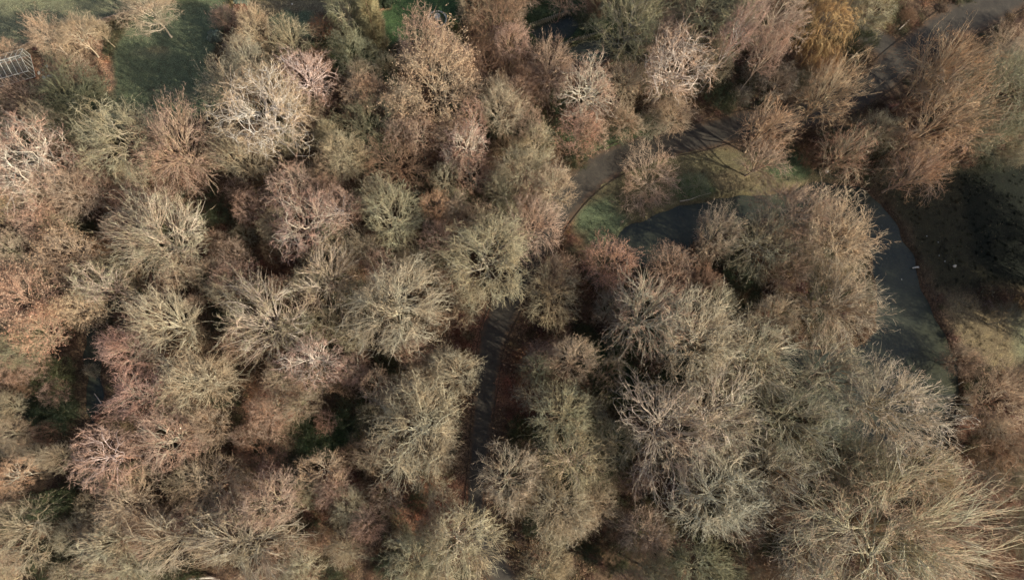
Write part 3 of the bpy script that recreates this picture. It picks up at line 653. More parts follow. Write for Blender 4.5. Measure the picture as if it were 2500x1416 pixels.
# --- lower left and centre
r_('round', 428, 1068, 78, 11, WH2, PINK, 'pale pinkish tree with a level pale trunk pointing left', 'the pale tree with level trunk')
r_('birch', 262, 1118, 88, 12, WH, PINK, 'pinkish tree with one white forked limb lying level', 'the pinkish tree with a white fork')
r_('birch', 38, 1158, 50, 10, WH2, RED, 'reddish pink birch at the left edge in the lower wood', '')
r_('round', 318, 1222, 80, 10, TAN, TAN, 'rounded tan tree in the lower left wood', 'the rounded tan tree lower left')
r_('ever', 144, 1230, 46, 7, DK, DK, 'soft blue green conifer bush in the lower left corner area', 'the blue green bush lower left', EV2)
r_('fan', 62, 1300, 92, 12, OL, OL, 'olive tree with upright limbs at the left edge near the corner', 'the olive tree at the lower left edge')
r_('round', 512, 1190, 80, 9, TAN, TAN, 'tan mottled tree right of the rounded tan tree', '')
r_('fan', 282, 1322, 66, 10, PALE, OL, 'pale small fan crown near the lower left corner', '')
r_('fan', 300, 1392, 84, 11, OL, OL, 'olive fan crown on the lower edge near the left corner', 'the olive fan at the lower edge')
r_('fan', 432, 1318, 72, 11, PALE, OL, 'pale branched crown between the small fan and the wide lower crown', '')
r_('leafy', 34, 1058, 50, 7, OL, OL, 'green tan leafy tree at the left edge beside the dark ditch bushes', '', (.30, .26, .16))
r_('shrub', 90, 1110, 44, 4, OL, OL, 'olive scrub between the ditch bushes and the reddish left edge birch', '')
r_('fan', 605, 1322, 126, 13, PALE, OL, 'wide radial pale crown on the lower edge left of centre', 'the wide radial crown at the lower edge')
r_('round', 668, 1222, 76, 11, OL, TAN, 'tan olive crown above the wide radial lower crown', '')
r_('round', 1025, 1035, 118, 13, PALE, OL, 'perfectly round radial crown left of the lower path', 'the round radial crown left of the path')
r_('shrub', 1045, 1165, 56, 4, GRN, OL, 'soft green shrub below the round radial crown', '')
r_('ever', 768, 1068, 62, 3.5, DK, DK, 'dark holly thicket, left half, left of the round radial crown', 'the dark holly thicket', EV)
r_('ever', 862, 1022, 50, 3.5, DK, DK, 'dark holly thicket, right half, beside the round radial crown', '', EV)
r_('leafy', 672, 985, 70, 3, TAN, TAN, 'low orange tan leafy scrub in the middle of the lower wood', 'the orange leafy scrub', (.42, .24, .14))
r_('leafy', 640, 1090, 80, 2.6, BRN, BRN, 'russet leafed low scrub below the orange tan scrub', '', (.33, .19, .115))
r_('birch', 790, 1145, 58, 8, WH2, TAN, 'pale thin tree below the dark holly thicket', '')
r_('round', 848, 1240, 54, 8, OL, OL, 'olive small tree in the russet litter of the lower wood', '')
r_('round', 1128, 1322, 106, 13, PALE, OL, 'broad olive crown at the lower edge left of the path', 'the broad olive crown at the lower edge')
r_('round', 1012, 1372, 66, 11, OL, OL, 'olive crown touching the broad one at the lower edge', '')
r_('round', 735, 1388, 60, 9, OL, OL, 'green olive crown at the lower edge right of the wide radial one', '')
r_('round', 905, 1115, 42, 6, TAN, TAN, 'little tan tree between the holly thicket and the round radial crown', '')
r_('round', 800, 1060, 10, 3, TAN, TAN, '', '')
T_ = [t for t in T_ if t[7]]
NAMES = dict(round=('bare_tree', 'tree'), fan=('bare_tree', 'tree'), white=('pale_barked_tree', 'tree'), birch=('birch_tree', 'birch'), leafy=('dry_leaved_tree', 'tree'),
             shrub=('bare_shrub', 'shrub'), weep=('willow_tree', 'willow'), ever=('evergreen_bush', 'bush'))
GROUPS = dict(round='bare trees of the wood', fan='bare trees of the wood', white='pale barked trees', birch='birches in the wood', leafy='trees keeping dry leaves', shrub='bare shrubs', weep='golden willows', ever='evergreen bushes')
rs = random.Random(11)
PROTO = {k: [grow(k, 100 + 10 * i + len(k), 5.0, 13.0 if k not in ('shrub', 'ever') else 5.0, .8) for i in range(n_)] for k, n_ in
         dict(round=5, fan=3, white=2, birch=3, leafy=2, shrub=3, weep=1, ever=2).items()}
DENSE = [grow('ever', 901, 5.0, 18.0, 2.2)]
use = {k: rs.randrange(9) for k in PROTO}
def place(k, x, y, rp, h, limbc, twigc, label, ref, leafc=None, dense=0):
    zc = h * SHAPES[k]['cz']
    p = at(x, y, zc); rm = rp * m_per_px(x, y, zc) * (1.04 if k not in ('shrub', 'ever') else 1.0)
    loc = (p[0], p[1], min(0, ground_z(p[0], p[1])) - .05)
    jit = lambda c, a=.08: tuple(max(0, v * (1 + rs.uniform(-a, a))) for v in c)
    limbc, twigc = jit(limbc, .05), jit(twigc, .05); leafc = jit(leafc) if leafc else None
    if rp >= 95 and k not in ('shrub', 'ever'):
        dn = 1.05 * (rm / 5.5) ** 1.3
        pr = grow(k, 1000 + int(x + y * 3), rm, h, min(dn, 3.0)); scl = (1, 1, 1)
    else:
        ps = PROTO[k] if not dense else DENSE; use[k] += 1; pr = ps[use[k] % len(ps)]; R0, H_ = pr['size']; s = rm / R0; an = rs.uniform(.88, 1.12); scl = (s * an, s / an, h / H_ * rs.uniform(.95, 1.08))
    nm, cat = NAMES[k]
    if k == 'leafy' and h < 4.5: nm, cat = 'leafy_shrub', 'shrub'
    plant(nm, pr, loc, scl, rs.uniform(0, 6.28) if scl[0] != 1 else 0, label, cat, GROUPS[k], limbc, twigc, leafc)
    return p[:2], rm
r_('shrub', 1418, 48, 26, 2.5, DK, DK, 'dark bare scrub on the strip between the two sheet piled channels', '')
r_('shrub', 1455, 30, 30, 3, BRN, BRN, 'brown scrub behind the upper sheet piled wall', '')
placed = []
for row in T_: placed.append(place(*row))

# --- understorey that fills the wood between the big crowns
REFS = [(t[1], t[2], t[8]) for t in T_ if t[8]]
fill_zone = np.array(col) # (colour of the litter decides the shrub colour)
seen_lab = set(t[7] for t in T_)
DIRS = [('right of', 0), ('above', 1), ('left of', 2), ('below', 3)]
LOOK = {'s': ('pinkish brown sapling', BRN, (.42, .315, .235)), 'v': ('thin olive brown sapling', OL, (.36, .31, .22)), 'o': ('dull olive low shrub', OL2, OL2), 'b': ('brown bare low shrub', BRN, (.30, .20, .14)), 'g': ('dark green low bramble', DK, (.085, .10, .06)), 't': ('tan twiggy low shrub', TAN, (.38, .29, .20)), 'p': ('pinkish brown sapling thicket', BRN, PINK)}
keep_out = [[(150, 740), (300, 740), (300, 1090), (150, 1090)], [(2060, 0), (2500, -60), (2500, 60), (2330, 130), (2200, 230), (2080, 200)], [(1100, 780), (1260, 780), (1250, 1260), (1100, 1260)], [(-50, -50), (600, -50), (600, 60), (560, 160), (600, 240), (570, 330), (400, 350), (250, 290), (100, 255), (-50, 220)], [(590, -50), (1150, -50), (1140, 130), (1040, 150), (900, 130), (820, 110), (780, 130), (640, 130)],
            [(2090, 430), (2250, 420), (2600, 380), (2600, 900), (2400, 900), (2290, 720)], [(1370, 500), (1540, 398), (1700, 362), (2050, 400), (2040, 450), (1700, 500), (1480, 620), (1380, 620)]]
cand = []
rf = random.Random(4)
for _ in range(6000):
    x, y = rf.uniform(-20, 2520), rf.uniform(-20, 1436); P_ = np.array([[x, y]])
    if any(inside(P_, np.array(k))[0] for k in keep_out): continue
    g = at(x, y)[:2][None]
    if min(dist(g, pathlines[0])[0], dist(g, pathlines[1])[0]) < 3.6: continue
    if any(inside(g, w)[0] or dist(g, w, True)[0] < 2.4 for w in WG.values()): continue
    sc_ = min((math.hypot(x - t[1], y - t[2]) / t[3]) for t in T_)
    if sc_ < .55 or any(math.hypot(x - c_[0], y - c_[1]) < 55 for c_ in cand): continue
    cand.append((x, y))
nfill = 0
for x, y in cand:
    dr = x > 1250
    kk = rf.choice('svsvobtpg' if not dr else 'svvobbgg')
    look, lc, tc = LOOK[kk]
    best = sorted(REFS, key=lambda q: math.hypot(q[0] - x, q[1] - y))[:6]; lab = None
    for q in best:
        dx, dy = x - q[0], y - q[1]
        d_ = ('right of' if dx > 0 else 'left of') if abs(dx) > abs(dy) else ('below' if dy > 0 else 'above')
        for adj in ('', 'small ', 'wider ') :
            l_ = f'{adj}{look} just {d_} {q[2]}'
            if l_ not in seen_lab and len(l_.split()) <= 16 and (adj != 'wider ' or rf.random() < .4): lab = l_; break
        if lab: break
    if not lab: continue
    seen_lab.add(lab); nfill += 1
    rr = (26 if lab.startswith('small') else 44 if lab.startswith('wider') else 34) * rf.uniform(.95, 1.12)
    place(rf.choice(['round', 'birch']) if kk in 'sv' else 'shrub' if kk != 'g' else 'ever', x, y, rr * (1.35 if kk in 'sv' else 1), rf.uniform(6.5, 9.5) if kk in 'sv' else rf.uniform(2.6, 5.5) if kk != 'g' else rf.uniform(1.6, 3), lc, tc, lab, '', (.055, .070, .036))

# --- trees standing past the right edge, whose shade lies on the dark grass
for i, (x, y, r0, h, lb) in enumerate([(2650, 640, 90, 19, 'tall dense evergreen past the right edge, uppermost, shading the dark grass'), (2680, 730, 100, 20, 'tall dense evergreen past the right edge, second down, shading the dark grass'),
                                        (2600, 560, 60, 13, 'dense evergreen just past the right edge, lower than the others'), (2880, 780, 110, 21, 'tall dense evergreen far past the right edge behind the outermost one'), (2640, 800, 60, 13, 'shorter dense evergreen past the right edge above the lowest tall one'), (2900, 640, 110, 21, 'tall dense evergreen far past the right edge, upper of two'), (2740, 620, 100, 20, 'tall dense evergreen past the right edge between upper and outermost ones'),
                                        (2740, 840, 100, 20, 'tall dense evergreen past the right edge, lowest, shading the dark bank'), (2800, 700, 110, 21, 'tall dense evergreen past the right edge, outermost, shading the dark grass'),
                                        (2700, 540, 100, 17, 'tall dense evergreen past the right edge, beside the grey green tree')]):
    place('ever', x, y, r0, h, DK, DK, lb, '', EV, 1)

# tall conifer column by the top lawn
rng = np.random.default_rng(77)
def conifer(label, x, y, r, h, c):
    p = at(x, y); m = 11000
    z = h * (1 - rng.uniform(0, 1, m) ** .6) ; prof = r * (np.clip((1 - z / h) * 2.6, 0, 1) ** .6) * (.78 + .22 * np.sin(z * 3.1) * 0 + .0)
    a = rng.uniform(0, 6.28, m); q = np.sqrt(rng.uniform(.35, 1, m)) * prof * (1 + .15 * np.sin(a * 5 + z * 1.3) + .16 * np.sin(a * 3 - z * 2.9))
    P = np.stack([np.cos(a) * q, np.sin(a) * q, z + .1], 1)
    d = nrm(np.stack([np.cos(a), np.sin(a), np.full(m, 1.2)], 1) + rng.normal(0, .25, (m, 3)))
    V, T = tubes(np.stack([P, P + d * rng.uniform(.3, 1.0, (m, 1))], 1), np.repeat([[.026, 0]], m, 0), 3)
    o = empty('conifer_tree', (p[0], p[1], 0), label, 'conifer')
    mb = MB(); mb.tube([(0, 0, -.1), (0, 0, h * .9)], [.2, .04], 7); link('trunk', mb.mesh('trunk', M['bark']), o, BRN)
    tag(link('foliage', mesh_np('foliage', V, T, M['twig']), o, c), kind='stuff')
conifer('tall olive conifer column leaning over the edge of the top lawn', 922, 118, 1.5, 12.5, (.27, .245, .14))
conifer('second olive conifer column standing just behind the first at the top', 893, 50, 1.3, 10, (.26, .24, .13))

# clipped and rounded garden plants
def leaf_body(name, label, cat, x, y, fn, m, c, size=.10):
    p = at(x, y); o = empty(name, (p[0], p[1], 0), label, cat)
    P = fn(rng.uniform(-1, 1, (m, 3)))
    tag(link('leaves', mesh_np('leaves', *leaves(rng, P, size), M['green_leaf']), o, c), kind='stuff')
    mb = MB()
    for i in range(7):
        a = i * .9; mb.tube([(0, 0, 0), (math.cos(a) * .25, math.sin(a) * .25, .35), (math.cos(a) * .5, math.sin(a) * .5, .7)], [.03, .02, .01], 5)
    link('stem', mb.mesh('stem', M['bark']), o, BRN)
def ball(r, hh): 
    def f(u):
        d = nrm(u); q = np.cbrt(np.abs(u[:, :1])) ** .4; v = d * q * r * (1 + .12 * np.sin(d[:, :1] * 9) * np.cos(d[:, 1:2] * 8)); v[:, 2] = np.abs(v[:, 2]) * hh / r; return v
    return f
def cube(a, b_, hh):
    def f(u):
        v = u.copy(); ax = rng.integers(0, 3, len(u)); s = np.sign(rng.normal(size=len(u))); v[np.arange(len(u)), ax] = s * rng.uniform(.88, 1.02, len(u))
        return v * np.array([a, b_, hh / 2]) + np.array([0, 0, hh / 2])
    return f
leaf_body('round_shrub', 'round grey green shrub alone on the right side of the garden lawn', 'shrub', 527, 92, ball(.95, 1.1), 5000, (.24, .29, .23), .13)
leaf_body('round_shrub', 'round grey green shrub at the top edge beside the red brown bush', 'shrub', 592, 4, ball(1.0, 1.1), 5000, (.22, .27, .21), .13)
leaf_body('red_shrub', 'red brown bush under the top round grey green shrub', 'shrub', 588, 24, ball(.9, .8), 4500, (.20, .095, .06), .12)
leaf_body('clipped_yew', 'clipped yellowish cube of hedge at the corner of the top lawn', 'hedge', 1112, 80, cube(.72, .6, 1.4), 5000, (.16, .165, .045), .09)
leaf_body('flower_bed_bush', 'dark round bush in the top lawn above its orange leaf ring', 'bush', 936, 6, ball(1.25, 1.3), 8000, (.045, .06, .035), .12)
leaf_body('boundary_hedge', 'dark clipped hedge along the right side of the top lawn', 'hedge', 1140, 40, cube(.5, 6.5, 1.9), 16000, (.035, .045, .026), .11)
leaf_body('round_shrub', 'small grey green shrub against the dark clipped hedge', 'shrub', 1128, 34, ball(.55, .9), 2500, (.13, .17, .12), .11)

# ================================================================ UNDERGROWTH (nobody could count it)
def clump(seed, m, leafy_):
    g = np.random.default_rng(seed); a = g.uniform(0, 6.28, m); rr = g.uniform(0, .55, m)
    P = np.stack([np.cos(a) * rr, np.sin(a) * rr, np.zeros(m)], 1); d = nrm(np.stack([g.normal(0, .9, m), g.normal(0, .9, m), g.uniform(.35, 1.3, m)], 1)); L = g.uniform(.3, .95, (m, 1))
    C = curves(g, P, d, P + d * L + np.array([0, 0, -.12]), 2, .1)
    parts = [tubes(C, np.repeat([[.013, .008, 0]], m, 0), 3)]
    if leafy_:
        q = C.reshape(-1, 3)[g.integers(0, m * 3, leafy_)] + g.normal(0, .07, (leafy_, 3)); q[:, 2] = np.abs(q[:, 2]); parts.append(leaves(g, q, .12))
    return merge(parts)
um, t, b = new_mat('undergrowth', .8)
ia = node(t, 'ShaderNodeAttribute', attribute_name='tint', attribute_type='INSTANCER'); geo = node(t, 'ShaderNodeNewGeometry')
c = mix(t, ia.outputs['Color'], ramp(t, geo.outputs['Random Per Island'], [(0, g3(.55)), (1, g3(1.7))]), 1.0, 'MULTIPLY')
t.links.new(c, b.inputs['Base Color'])
src = bpy.data.collections.new('undergrowth_source')
for i in range(5):
    o = bpy.data.objects.new('clump', mesh_np('clump', *clump(40 + i, 90, 0 if i < 2 else 130), um)); src.objects.link(o)
def scatter(name, P, T, scl):
    me = bpy.data.meshes.new(name); me.vertices.add(len(P)); me.vertices.foreach_set('co', np.asarray(P, np.float32).ravel())
    a = me.attributes.new('tint', 'FLOAT_COLOR', 'POINT'); a.data.foreach_set('color', np.c_[T, np.ones(len(T))].astype(np.float32).ravel())
    a = me.attributes.new('size', 'FLOAT', 'POINT'); a.data.foreach_set('value', np.asarray(scl, np.float32))
    o = link(name, me); ng = bpy.data.node_groups.new(name, 'GeometryNodeTree')
    ng.interface.new_socket('Geometry', in_out='INPUT', socket_type='NodeSocketGeometry'); ng.interface.new_socket('Geometry', in_out='OUTPUT', socket_type='NodeSocketGeometry')
    N_ = ng.nodes; gi = N_.new('NodeGroupInput'); go = N_.new('NodeGroupOutput'); ip = N_.new('GeometryNodeInstanceOnPoints'); ci = N_.new('GeometryNodeCollectionInfo')
    ci.inputs['Collection'].default_value = src; ci.inputs['Separate Children'].default_value = True; ci.inputs['Reset Children'].default_value = True; ip.inputs['Pick Instance'].default_value = True
    m2p = N_.new('GeometryNodeMeshToPoints'); rv = N_.new('FunctionNodeRandomValue'); rv.data_type = 'FLOAT_VECTOR'; rv.inputs['Max'].default_value = (.25, .25, 6.28)
    sa = N_.new('GeometryNodeInputNamedAttribute'); sa.data_type = 'FLOAT'; sa.inputs['Name'].default_value = 'size'
    Lk = ng.links.new
    Lk(gi.outputs[0], m2p.inputs['Mesh']); Lk(m2p.outputs[0], ip.inputs['Points']); Lk(ci.outputs[0], ip.inputs['Instance'])
    Lk(rv.outputs[0], ip.inputs['Rotation']); Lk(sa.outputs['Attribute'], ip.inputs['Scale']); Lk(ip.outputs[0], go.inputs[0])
    md = o.modifiers.new('scatter', 'NODES'); md.node_group = ng; return o
g = np.random.default_rng(9)
NP = 26000
U = np.stack([g.uniform(-84, 95, NP), g.uniform(-25, 75, NP)], 1)
UP = pix(np.c_[U, np.zeros(NP)]); ok = (UP[:, 0] > -150) & (UP[:, 0] < 2650) & (UP[:, 1] > -150) & (UP[:, 1] < 1550)
U, UP = U[ok], UP[ok]
ix = np.clip(np.searchsorted(gx, U[:, 0]), 0, nx - 1); iy = np.clip(np.searchsorted(gy, U[:, 1]), 0, ny - 1); gi_ = iy * nx + ix
base = col[gi_]; gr = grassy[gi_]; wdd = wd[gi_]; pdd = pd[gi_]
ok = (gr < .35) & (wdd > .5) & (pdd > 2.4)
ok2 = (gr >= .35) & (wdd > .3) & (pdd > 2.3) & (UP[:, 0] > 1300) & (g.uniform(0, 1, len(U)) < .8)
lawnish = inside(UP, np.array([(40, 135), (240, 60), (280, 240), (130, 260), (60, 230)])) | inside(UP, np.array([(-200, 120), (110, 120), (110, 215), (-200, 260)])) | inside(UP, np.array([(590, -100), (1140, -100), (1110, 100), (1060, 60), (960, 60), (940, 40), (800, 60), (640, 60)]))
ok &= ~lawnish
S_ = U[ok]; Tt = base[ok] * g.uniform(.8, 2.2, (len(S_), 1)) * g.normal(1, .10, (len(S_), 3)).clip(.7, 1.3)
mz = (lump(S_, 3.5, 31) > .12); Tt[mz] = Tt[mz] * .4 + np.array([.05, .07, .035]) * .8
sz = g.uniform(.6, 1.5, len(S_)) * (1 + .5 * lump(S_, 4, 8)).clip(.3, 1.6)
z_ = Z[gi_][ok]
o = scatter('undergrowth', np.c_[S_, z_], Tt, sz); tag(o, kind='stuff')
S_ = U[ok2]; Tt = base[ok2] * g.uniform(.8, 1.9, (len(S_), 1)); z_ = Z[gi_][ok2]
o = scatter('rough_grass', np.c_[S_, z_], Tt, g.uniform(.18, .42, len(S_))); tag(o, kind='stuff')

# ================================================================ SMALL BUILT THINGS
def flat(name, c, rough=.7, var=.25, sc=6.):
    m, t, b = new_mat(name, rough); ge = node(t, 'ShaderNodeNewGeometry')
    t.links.new(mix(t, c, ramp(t, noise(t, ge.outputs['Position'], sc, 4), [(.3, g3(1 - var)), (.7, g3(1 + var))]), 1.0, 'MULTIPLY'), b.inputs['Base Color']); return m
M['white_paint'] = flat('white_paint', (.50, .48, .42), .5, .15)
M['timber'] = flat('weathered_timber', (.30, .22, .16)); M['stone'] = flat('pale_stone', (.50, .46, .38)); M['piling'] = flat('weathered_piling', (.36, .33, .24))
M['bark_log'] = flat('bleached_log', (.55, .48, .40)); M['brickbase'] = flat('brick_plinth', (.20, .10, .07))
gm, t, b = new_mat('greenhouse_glass', .12); b.inputs['Base Color'].default_value = (.45, .48, .42, 1); b.inputs['Alpha'].default_value = .12; b.inputs['Specular IOR Level'].default_value = .6
M['glass'] = gm

# greenhouse: ridge runs off the left edge
gh_c = at(82, 196); e1 = at(62, 212)[:2] if False else None
A = at(91, 193)[:2]                                  # ground corner nearest the leaf bed (front right)
ax = gp([(0, 218), (90, 193)]); dirx = ax[1] - ax[0]; dirx /= np.linalg.norm(dirx)
ang = math.atan2(dirx[1], dirx[0])
gh = empty('greenhouse', (A[0], A[1], 0), 'white framed glass greenhouse at the left edge beside the leaf strewn bed', 'greenhouse', None, ang)
LEN, WID, EAV, RID, STEP = 5.6, 3.3, 1.7, 2.75, .62
nb = int(LEN / STEP); LEN = nb * STEP
def part(name, mb, mat): return link(name, mb.mesh(name, mat), gh)
mb = MB(); mb.box((-LEN, .05, 0), (0, .13, .30)); mb.box((-LEN, WID - .13, 0), (0, WID - .05, .30)); mb.box((-.08, .13, 0), (0, WID - .13, .30)); part('plinth', mb, M['brickbase'])
mb = MB(); mb.bar((-LEN, WID / 2, RID), (.02, WID / 2, RID), .07, .07); part('ridge_bar', mb, M['white_paint'])
for y_ in (.09, WID - .09):
    mb = MB(); mb.bar((-LEN, y_, EAV), (.02, y_, EAV), .07, .06); part('eaves_bar', mb, M['white_paint'])
    mb = MB(); mb.bar((-LEN, y_, .33), (.02, y_, .33), .06, .05); part('sill_bar', mb, M['white_paint'])
mrg = None
for i in range(nb + 1):
    x_ = -i * STEP
    for s_ in (0, 1):
        y_ = .09 if s_ == 0 else WID - .09
        mb = MB(); mb.bar((x_, y_, EAV), (x_, WID / 2, RID), .05, .06); part('rafter', mb, M['white_paint'])
        mb = MB(); mb.bar((x_, y_, .33), (x_, y_, EAV), .05, .05); part('wall_bar', mb, M['white_paint'])
        if i < nb:
            mb = MB(); x2 = x_ - STEP
            mb.add([(x_ - .03, y_, EAV + .04), (x2 + .03, y_, EAV + .04), (x2 + .03, WID / 2, RID + .03), (x_ - .03, WID / 2, RID + .03)], [(0, 1, 2, 3)]); part('roof_pane', mb, M['glass'])
            mb = MB(); mb.add([(x_ - .03, y_, .36), (x2 + .03, y_, .36), (x2 + .03, y_, EAV - .03), (x_ - .03, y_, EAV - .03)], [(0, 1, 2, 3)]); part('wall_pane', mb, M['glass'])
for j in range(1, 5):
    y_ = .09 + (WID - .18) * j / 5; top = EAV + (RID - EAV) * (1 - abs(y_ - WID / 2) / (WID / 2))
    mb = MB(); mb.bar((0, y_, .33), (0, y_, top), .05, .05); part('gable_bar', mb, M['white_paint'])
for j in range(5):
    ya = .09 + (WID - .18) * j / 5; yb = .09 + (WID - .18) * (j + 1) / 5; f = lambda q: EAV + (RID - EAV) * (1 - abs(q - WID / 2) / (WID / 2)) - .04
    V = [(0, ya + .03, .36), (0, yb - .03, .36), (0, yb - .03, f(yb - .03)), (0, ya + .03, f(ya + .03))]
    if j == 2: V = V[:3] + [(0, WID / 2, RID - .05)] + V[3:]
    mb = MB(); mb.add(V, [tuple(range(len(V)))]); part('gable_pane', mb, M['glass'])
mb = MB(); mb.bar((0, .09, .33), (0, WID - .09, .33), .05, .05); part('sill_bar', mb, M['white_paint'])

# garden fence
FL = smooth_line([(44, 133, 0), (110, 106, 0), (210, 73, 0), (320, 40, 0), (400, 12, 0), (470, -14, 0), (560, -45, 0)], 6); FG = gp(FL[:, :2])
f_o = empty('garden_fence', (FG[0][0], FG[0][1], 0), 'low weathered timber fence between the two garden lawns', 'fence')
seg = np.linalg.norm(np.diff(FG, axis=0), axis=1); cum = np.r_[0, np.cumsum(seg)]; tot = cum[-1]; nP = int(tot / 1.8)
def fpt(s): return np.array([np.interp(s, cum, FG[:, 0]), np.interp(s, cum, FG[:, 1])]) - FG[0]
def fpart(name, mb, mt): return link(name, mb.mesh(name, mt), f_o)
for i in range(nP + 1):
    p = fpt(i * 1.8); mb = MB(); mb.box((p[0] - .05, p[1] - .05, 0), (p[0] + .05, p[1] + .05, 1.15)); fpart('post', mb, M['timber'])
    if i < nP:
        q = fpt(i * 1.8 + 1.8); d = (q - p) / np.linalg.norm(q - p); a = p + d * .06; b_ = q - d * .06
        for z in (.25, .55, .85):
            mb = MB(); mb.bar((a[0], a[1], z), (b_[0], b_[1], z), .03, .22); fpart('board', mb, M['timber'])
        mb = MB(); mb.bar((a[0], a[1], 1.02), (b_[0], b_[1], 1.02), .11, .035); fpart('rail', mb, M['timber'])

# sheet piling walls
def piling(pa, pb, label):
    a, b_ = at(*pa)[:2], at(*pb)[:2]; L = np.linalg.norm(b_ - a); d = (b_ - a) / L; o = empty('sheet_piling', (a[0], a[1], 0), label, 'retaining wall', 'sheet piled channel walls', math.atan2(d[1], d[0]))
    w = .30; me = None; k = int(L / w)
    for dx in range(k):
        if me is None:
            mb = MB(); prof = [(0, 0), (.06, 0), (.10, -.17), (.20, -.17), (.24, 0), (.30, 0)]
            V = []; F = []
            for (px_, py_) in prof: V += [(px_, py_, -1.3), (px_, py_, .22), (px_, py_ + .05, .22), (px_, py_ + .05, -1.3)]
            for i in range(5):
                for j in range(4): F.append((i * 4 + j, (i + 1) * 4 + j, (i + 1) * 4 + (j + 1) % 4, i * 4 + (j + 1) % 4))
            F += [(0, 1, 2, 3), (23, 22, 21, 20)]; mb.add(V, F); me = mb.mesh('pile', M['piling'])
        q = link('pile', me, o); q.location.x = dx * w
piling((1290, 62), (1392, 26), 'corrugated sheet piled wall of the upper dark channel')
piling((1364, 110), (1478, 74), 'corrugated sheet piled wall of the lower dark channel')

# stones, logs and litter
def rock(label, x, y, s, mat, name='stone', group=None, cat='stone', flatten=.6):
    p = at(x, y); g_ = np.random.default_rng(int(x * 7 + y)); import bmesh
    bm = bmesh.new(); bmesh.ops.create_icosphere(bm, subdivisions=2, radius=s)
    for v in bm.verts:
        k = 1 + g_.normal(0, .09); v.co.x *= k * (1 + .3 * math.sin(x)); v.co.y *= k; v.co.z *= k * flatten
    me = bpy.data.meshes.new(name); bm.to_mesh(me); bm.free(); me.materials.append(mat)
    o = link(name, me); o.location = (p[0], p[1], max(-.5, ground_z(p[0], p[1])) + s * .25); o.rotation_euler.z = x; tag(o, label, cat, group)
for lab, x, y, s in [('pale stone on the leaf bed, uppermost near the greenhouse', 115, 163, .17), ('small pale stone just left of the uppermost one on the leaf bed', 106, 173, .13), ('long pale stone touching the greenhouse corner on the leaf bed', 96, 180, .2),
                     ('pale stone on the leaf bed nearest the greenhouse, lowest of the group', 109, 191, .2), ('pale stone right of the lowest one on the leaf bed', 119, 187, .17), ('flat pale stone at the right end of the leaf bed group', 126, 187, .17),
                     ('lone white stone on the shaded grass below the greenhouse', 137, 232, .15), ('white stone in the thicket above the white limbed tree', 124, 290, .14)]: rock(lab, x, y, s, M['stone'], group='pale garden stones')
rock('rounded grey boulder on the dark bank right of the pond', 2330, 650, .26, M['stone'], 'boulder', cat='boulder')
rock('pinkish white stone at the waterline where the pond turns', 2018, 418, .26, M['stone'], 'boulder', cat='boulder')
rock('white stone ornament at the corner of the small shaded lawn', 659, 83, .22, M['stone'], 'garden_ornament', cat='ornament', flatten=1.1)
rock('white speck of a stone on the tan strip above the small lawn', 713, 11, .13, M['stone'])
for lab, x, y in [('scrap of white litter on the dark bank, topmost', 2262, 577), ('scrap of white litter on the dark bank, second from top', 2290, 592), ('scrap of white litter on the dark bank, third from top', 2293, 624), ('scrap of white litter on the dark bank beside the boulder', 2307, 638)]:
    rock(lab, x, y, .07, M['white_paint'], 'litter_scrap', 'litter on the bank', 'litter')
rock('white scrap floating on the sunlit pond', 2207, 680, .07, M['white_paint'], 'litter_scrap', 'litter on the bank', 'litter')
def log(label, pts, r, mat=None, z=.1, name='fallen_log', cat='log'):
    g_ = gp(pts); mb = MB(); k = len(pts); mb.tube([(p[0], p[1], z + .05 * math.sin(i * 2)) for i, p in enumerate(g_)], [r * (1 - .5 * i / k) for i in range(k)], 7)
    tag(link(name, mb.mesh(name, mat or M['bark_log'])), label, cat)
log('short white log poking into the pond from the dark bank', [(2246, 651), (2240, 651), (2232, 653)], .13, M['white_paint'], -.3)
log('thin pale fallen branch by the fork of the upper paths', [(2219, 50), (2207, 62), (2193, 75)], .09)
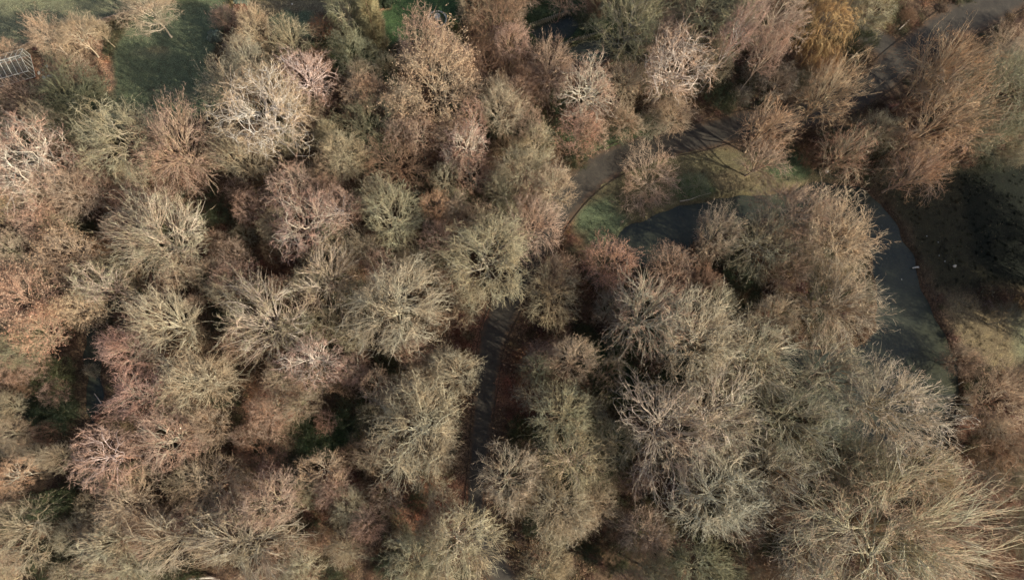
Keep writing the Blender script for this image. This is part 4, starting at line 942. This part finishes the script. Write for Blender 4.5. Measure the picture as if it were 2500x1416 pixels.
log('bare pale trunk lying right of the pale tree by the ditch', [(412, 890), (395, 878), (378, 868), (360, 855)], .22, z=.5)
log('long pale branch lying along the grassy bank above the water', [(1660, 492), (1685, 488), (1706, 479), (1735, 472)], .06, z=.05)
log('pale fallen branch under the feathery tree near the right edge', [(2372, 1138), (2360, 1115), (2345, 1100), (2325, 1085)], .09)
log('curved pale limb lying on the lower edge left of the wide radial crown', [(540, 1412), (520, 1406), (490, 1408), (465, 1412)], .16, z=.6)
log('grey bare branch dipping into the left ditch', [(244, 985), (236, 972), (226, 960)], .06, z=-.3)

# bird bath in its paved ring, top lawn
bb = at(1068, 48); o = empty('bird_bath', (bb[0], bb[1], 0), 'round stone bird bath in a dark ring at the edge of the top lawn', 'bird bath')
mb = MB(); mb.tube([(0, 0, 0), (0, 0, .08), (0, 0, .12), (0, 0, .6)], [.28, .28, .12, .10], 14); link('pedestal', mb.mesh('pedestal', M['stone']), o)
V = []; F = []; K = 20
for rr, zz in ((.10, .6), (.40, .74), (.42, .78), (.34, .78), (.22, .70)):
    for j in range(K): V.append((rr * math.cos(6.2832 * j / K), rr * math.sin(6.2832 * j / K), zz))
for i in range(4):
    for j in range(K): F.append((i * K + j, i * K + (j + 1) % K, (i + 1) * K + (j + 1) % K, (i + 1) * K + j))
F.append(tuple(4 * K + j for j in range(K))); mb = MB(); mb.add(V, F); link('basin', mb.mesh('basin', M['stone']), o)
sbm = MB(); sbm.box((-.13, -.09, 0), (.13, .09, .10)); sme = sbm.mesh('kerb_stone', M['stone'])
ring = empty('stone_ring', (bb[0], bb[1], 0), 'ring of rough edging stones around the bird bath', 'stone edging')
for j in range(22):
    a = 6.2832 * j / 22; q = link('kerb_stone', sme, ring); q.location = (1.15 * math.cos(a), 1.15 * math.sin(a), 0); q.rotation_euler.z = a + 1.57 + rs.uniform(-.2, .2); s = rs.uniform(.7, 1.2); q.scale = (s, s, s)
print("INFO",'fillers', nfill, 'rows', len(T_), 'tris', sum(len(m.loops) - 2 * len(m.polygons) for m in bpy.data.meshes))
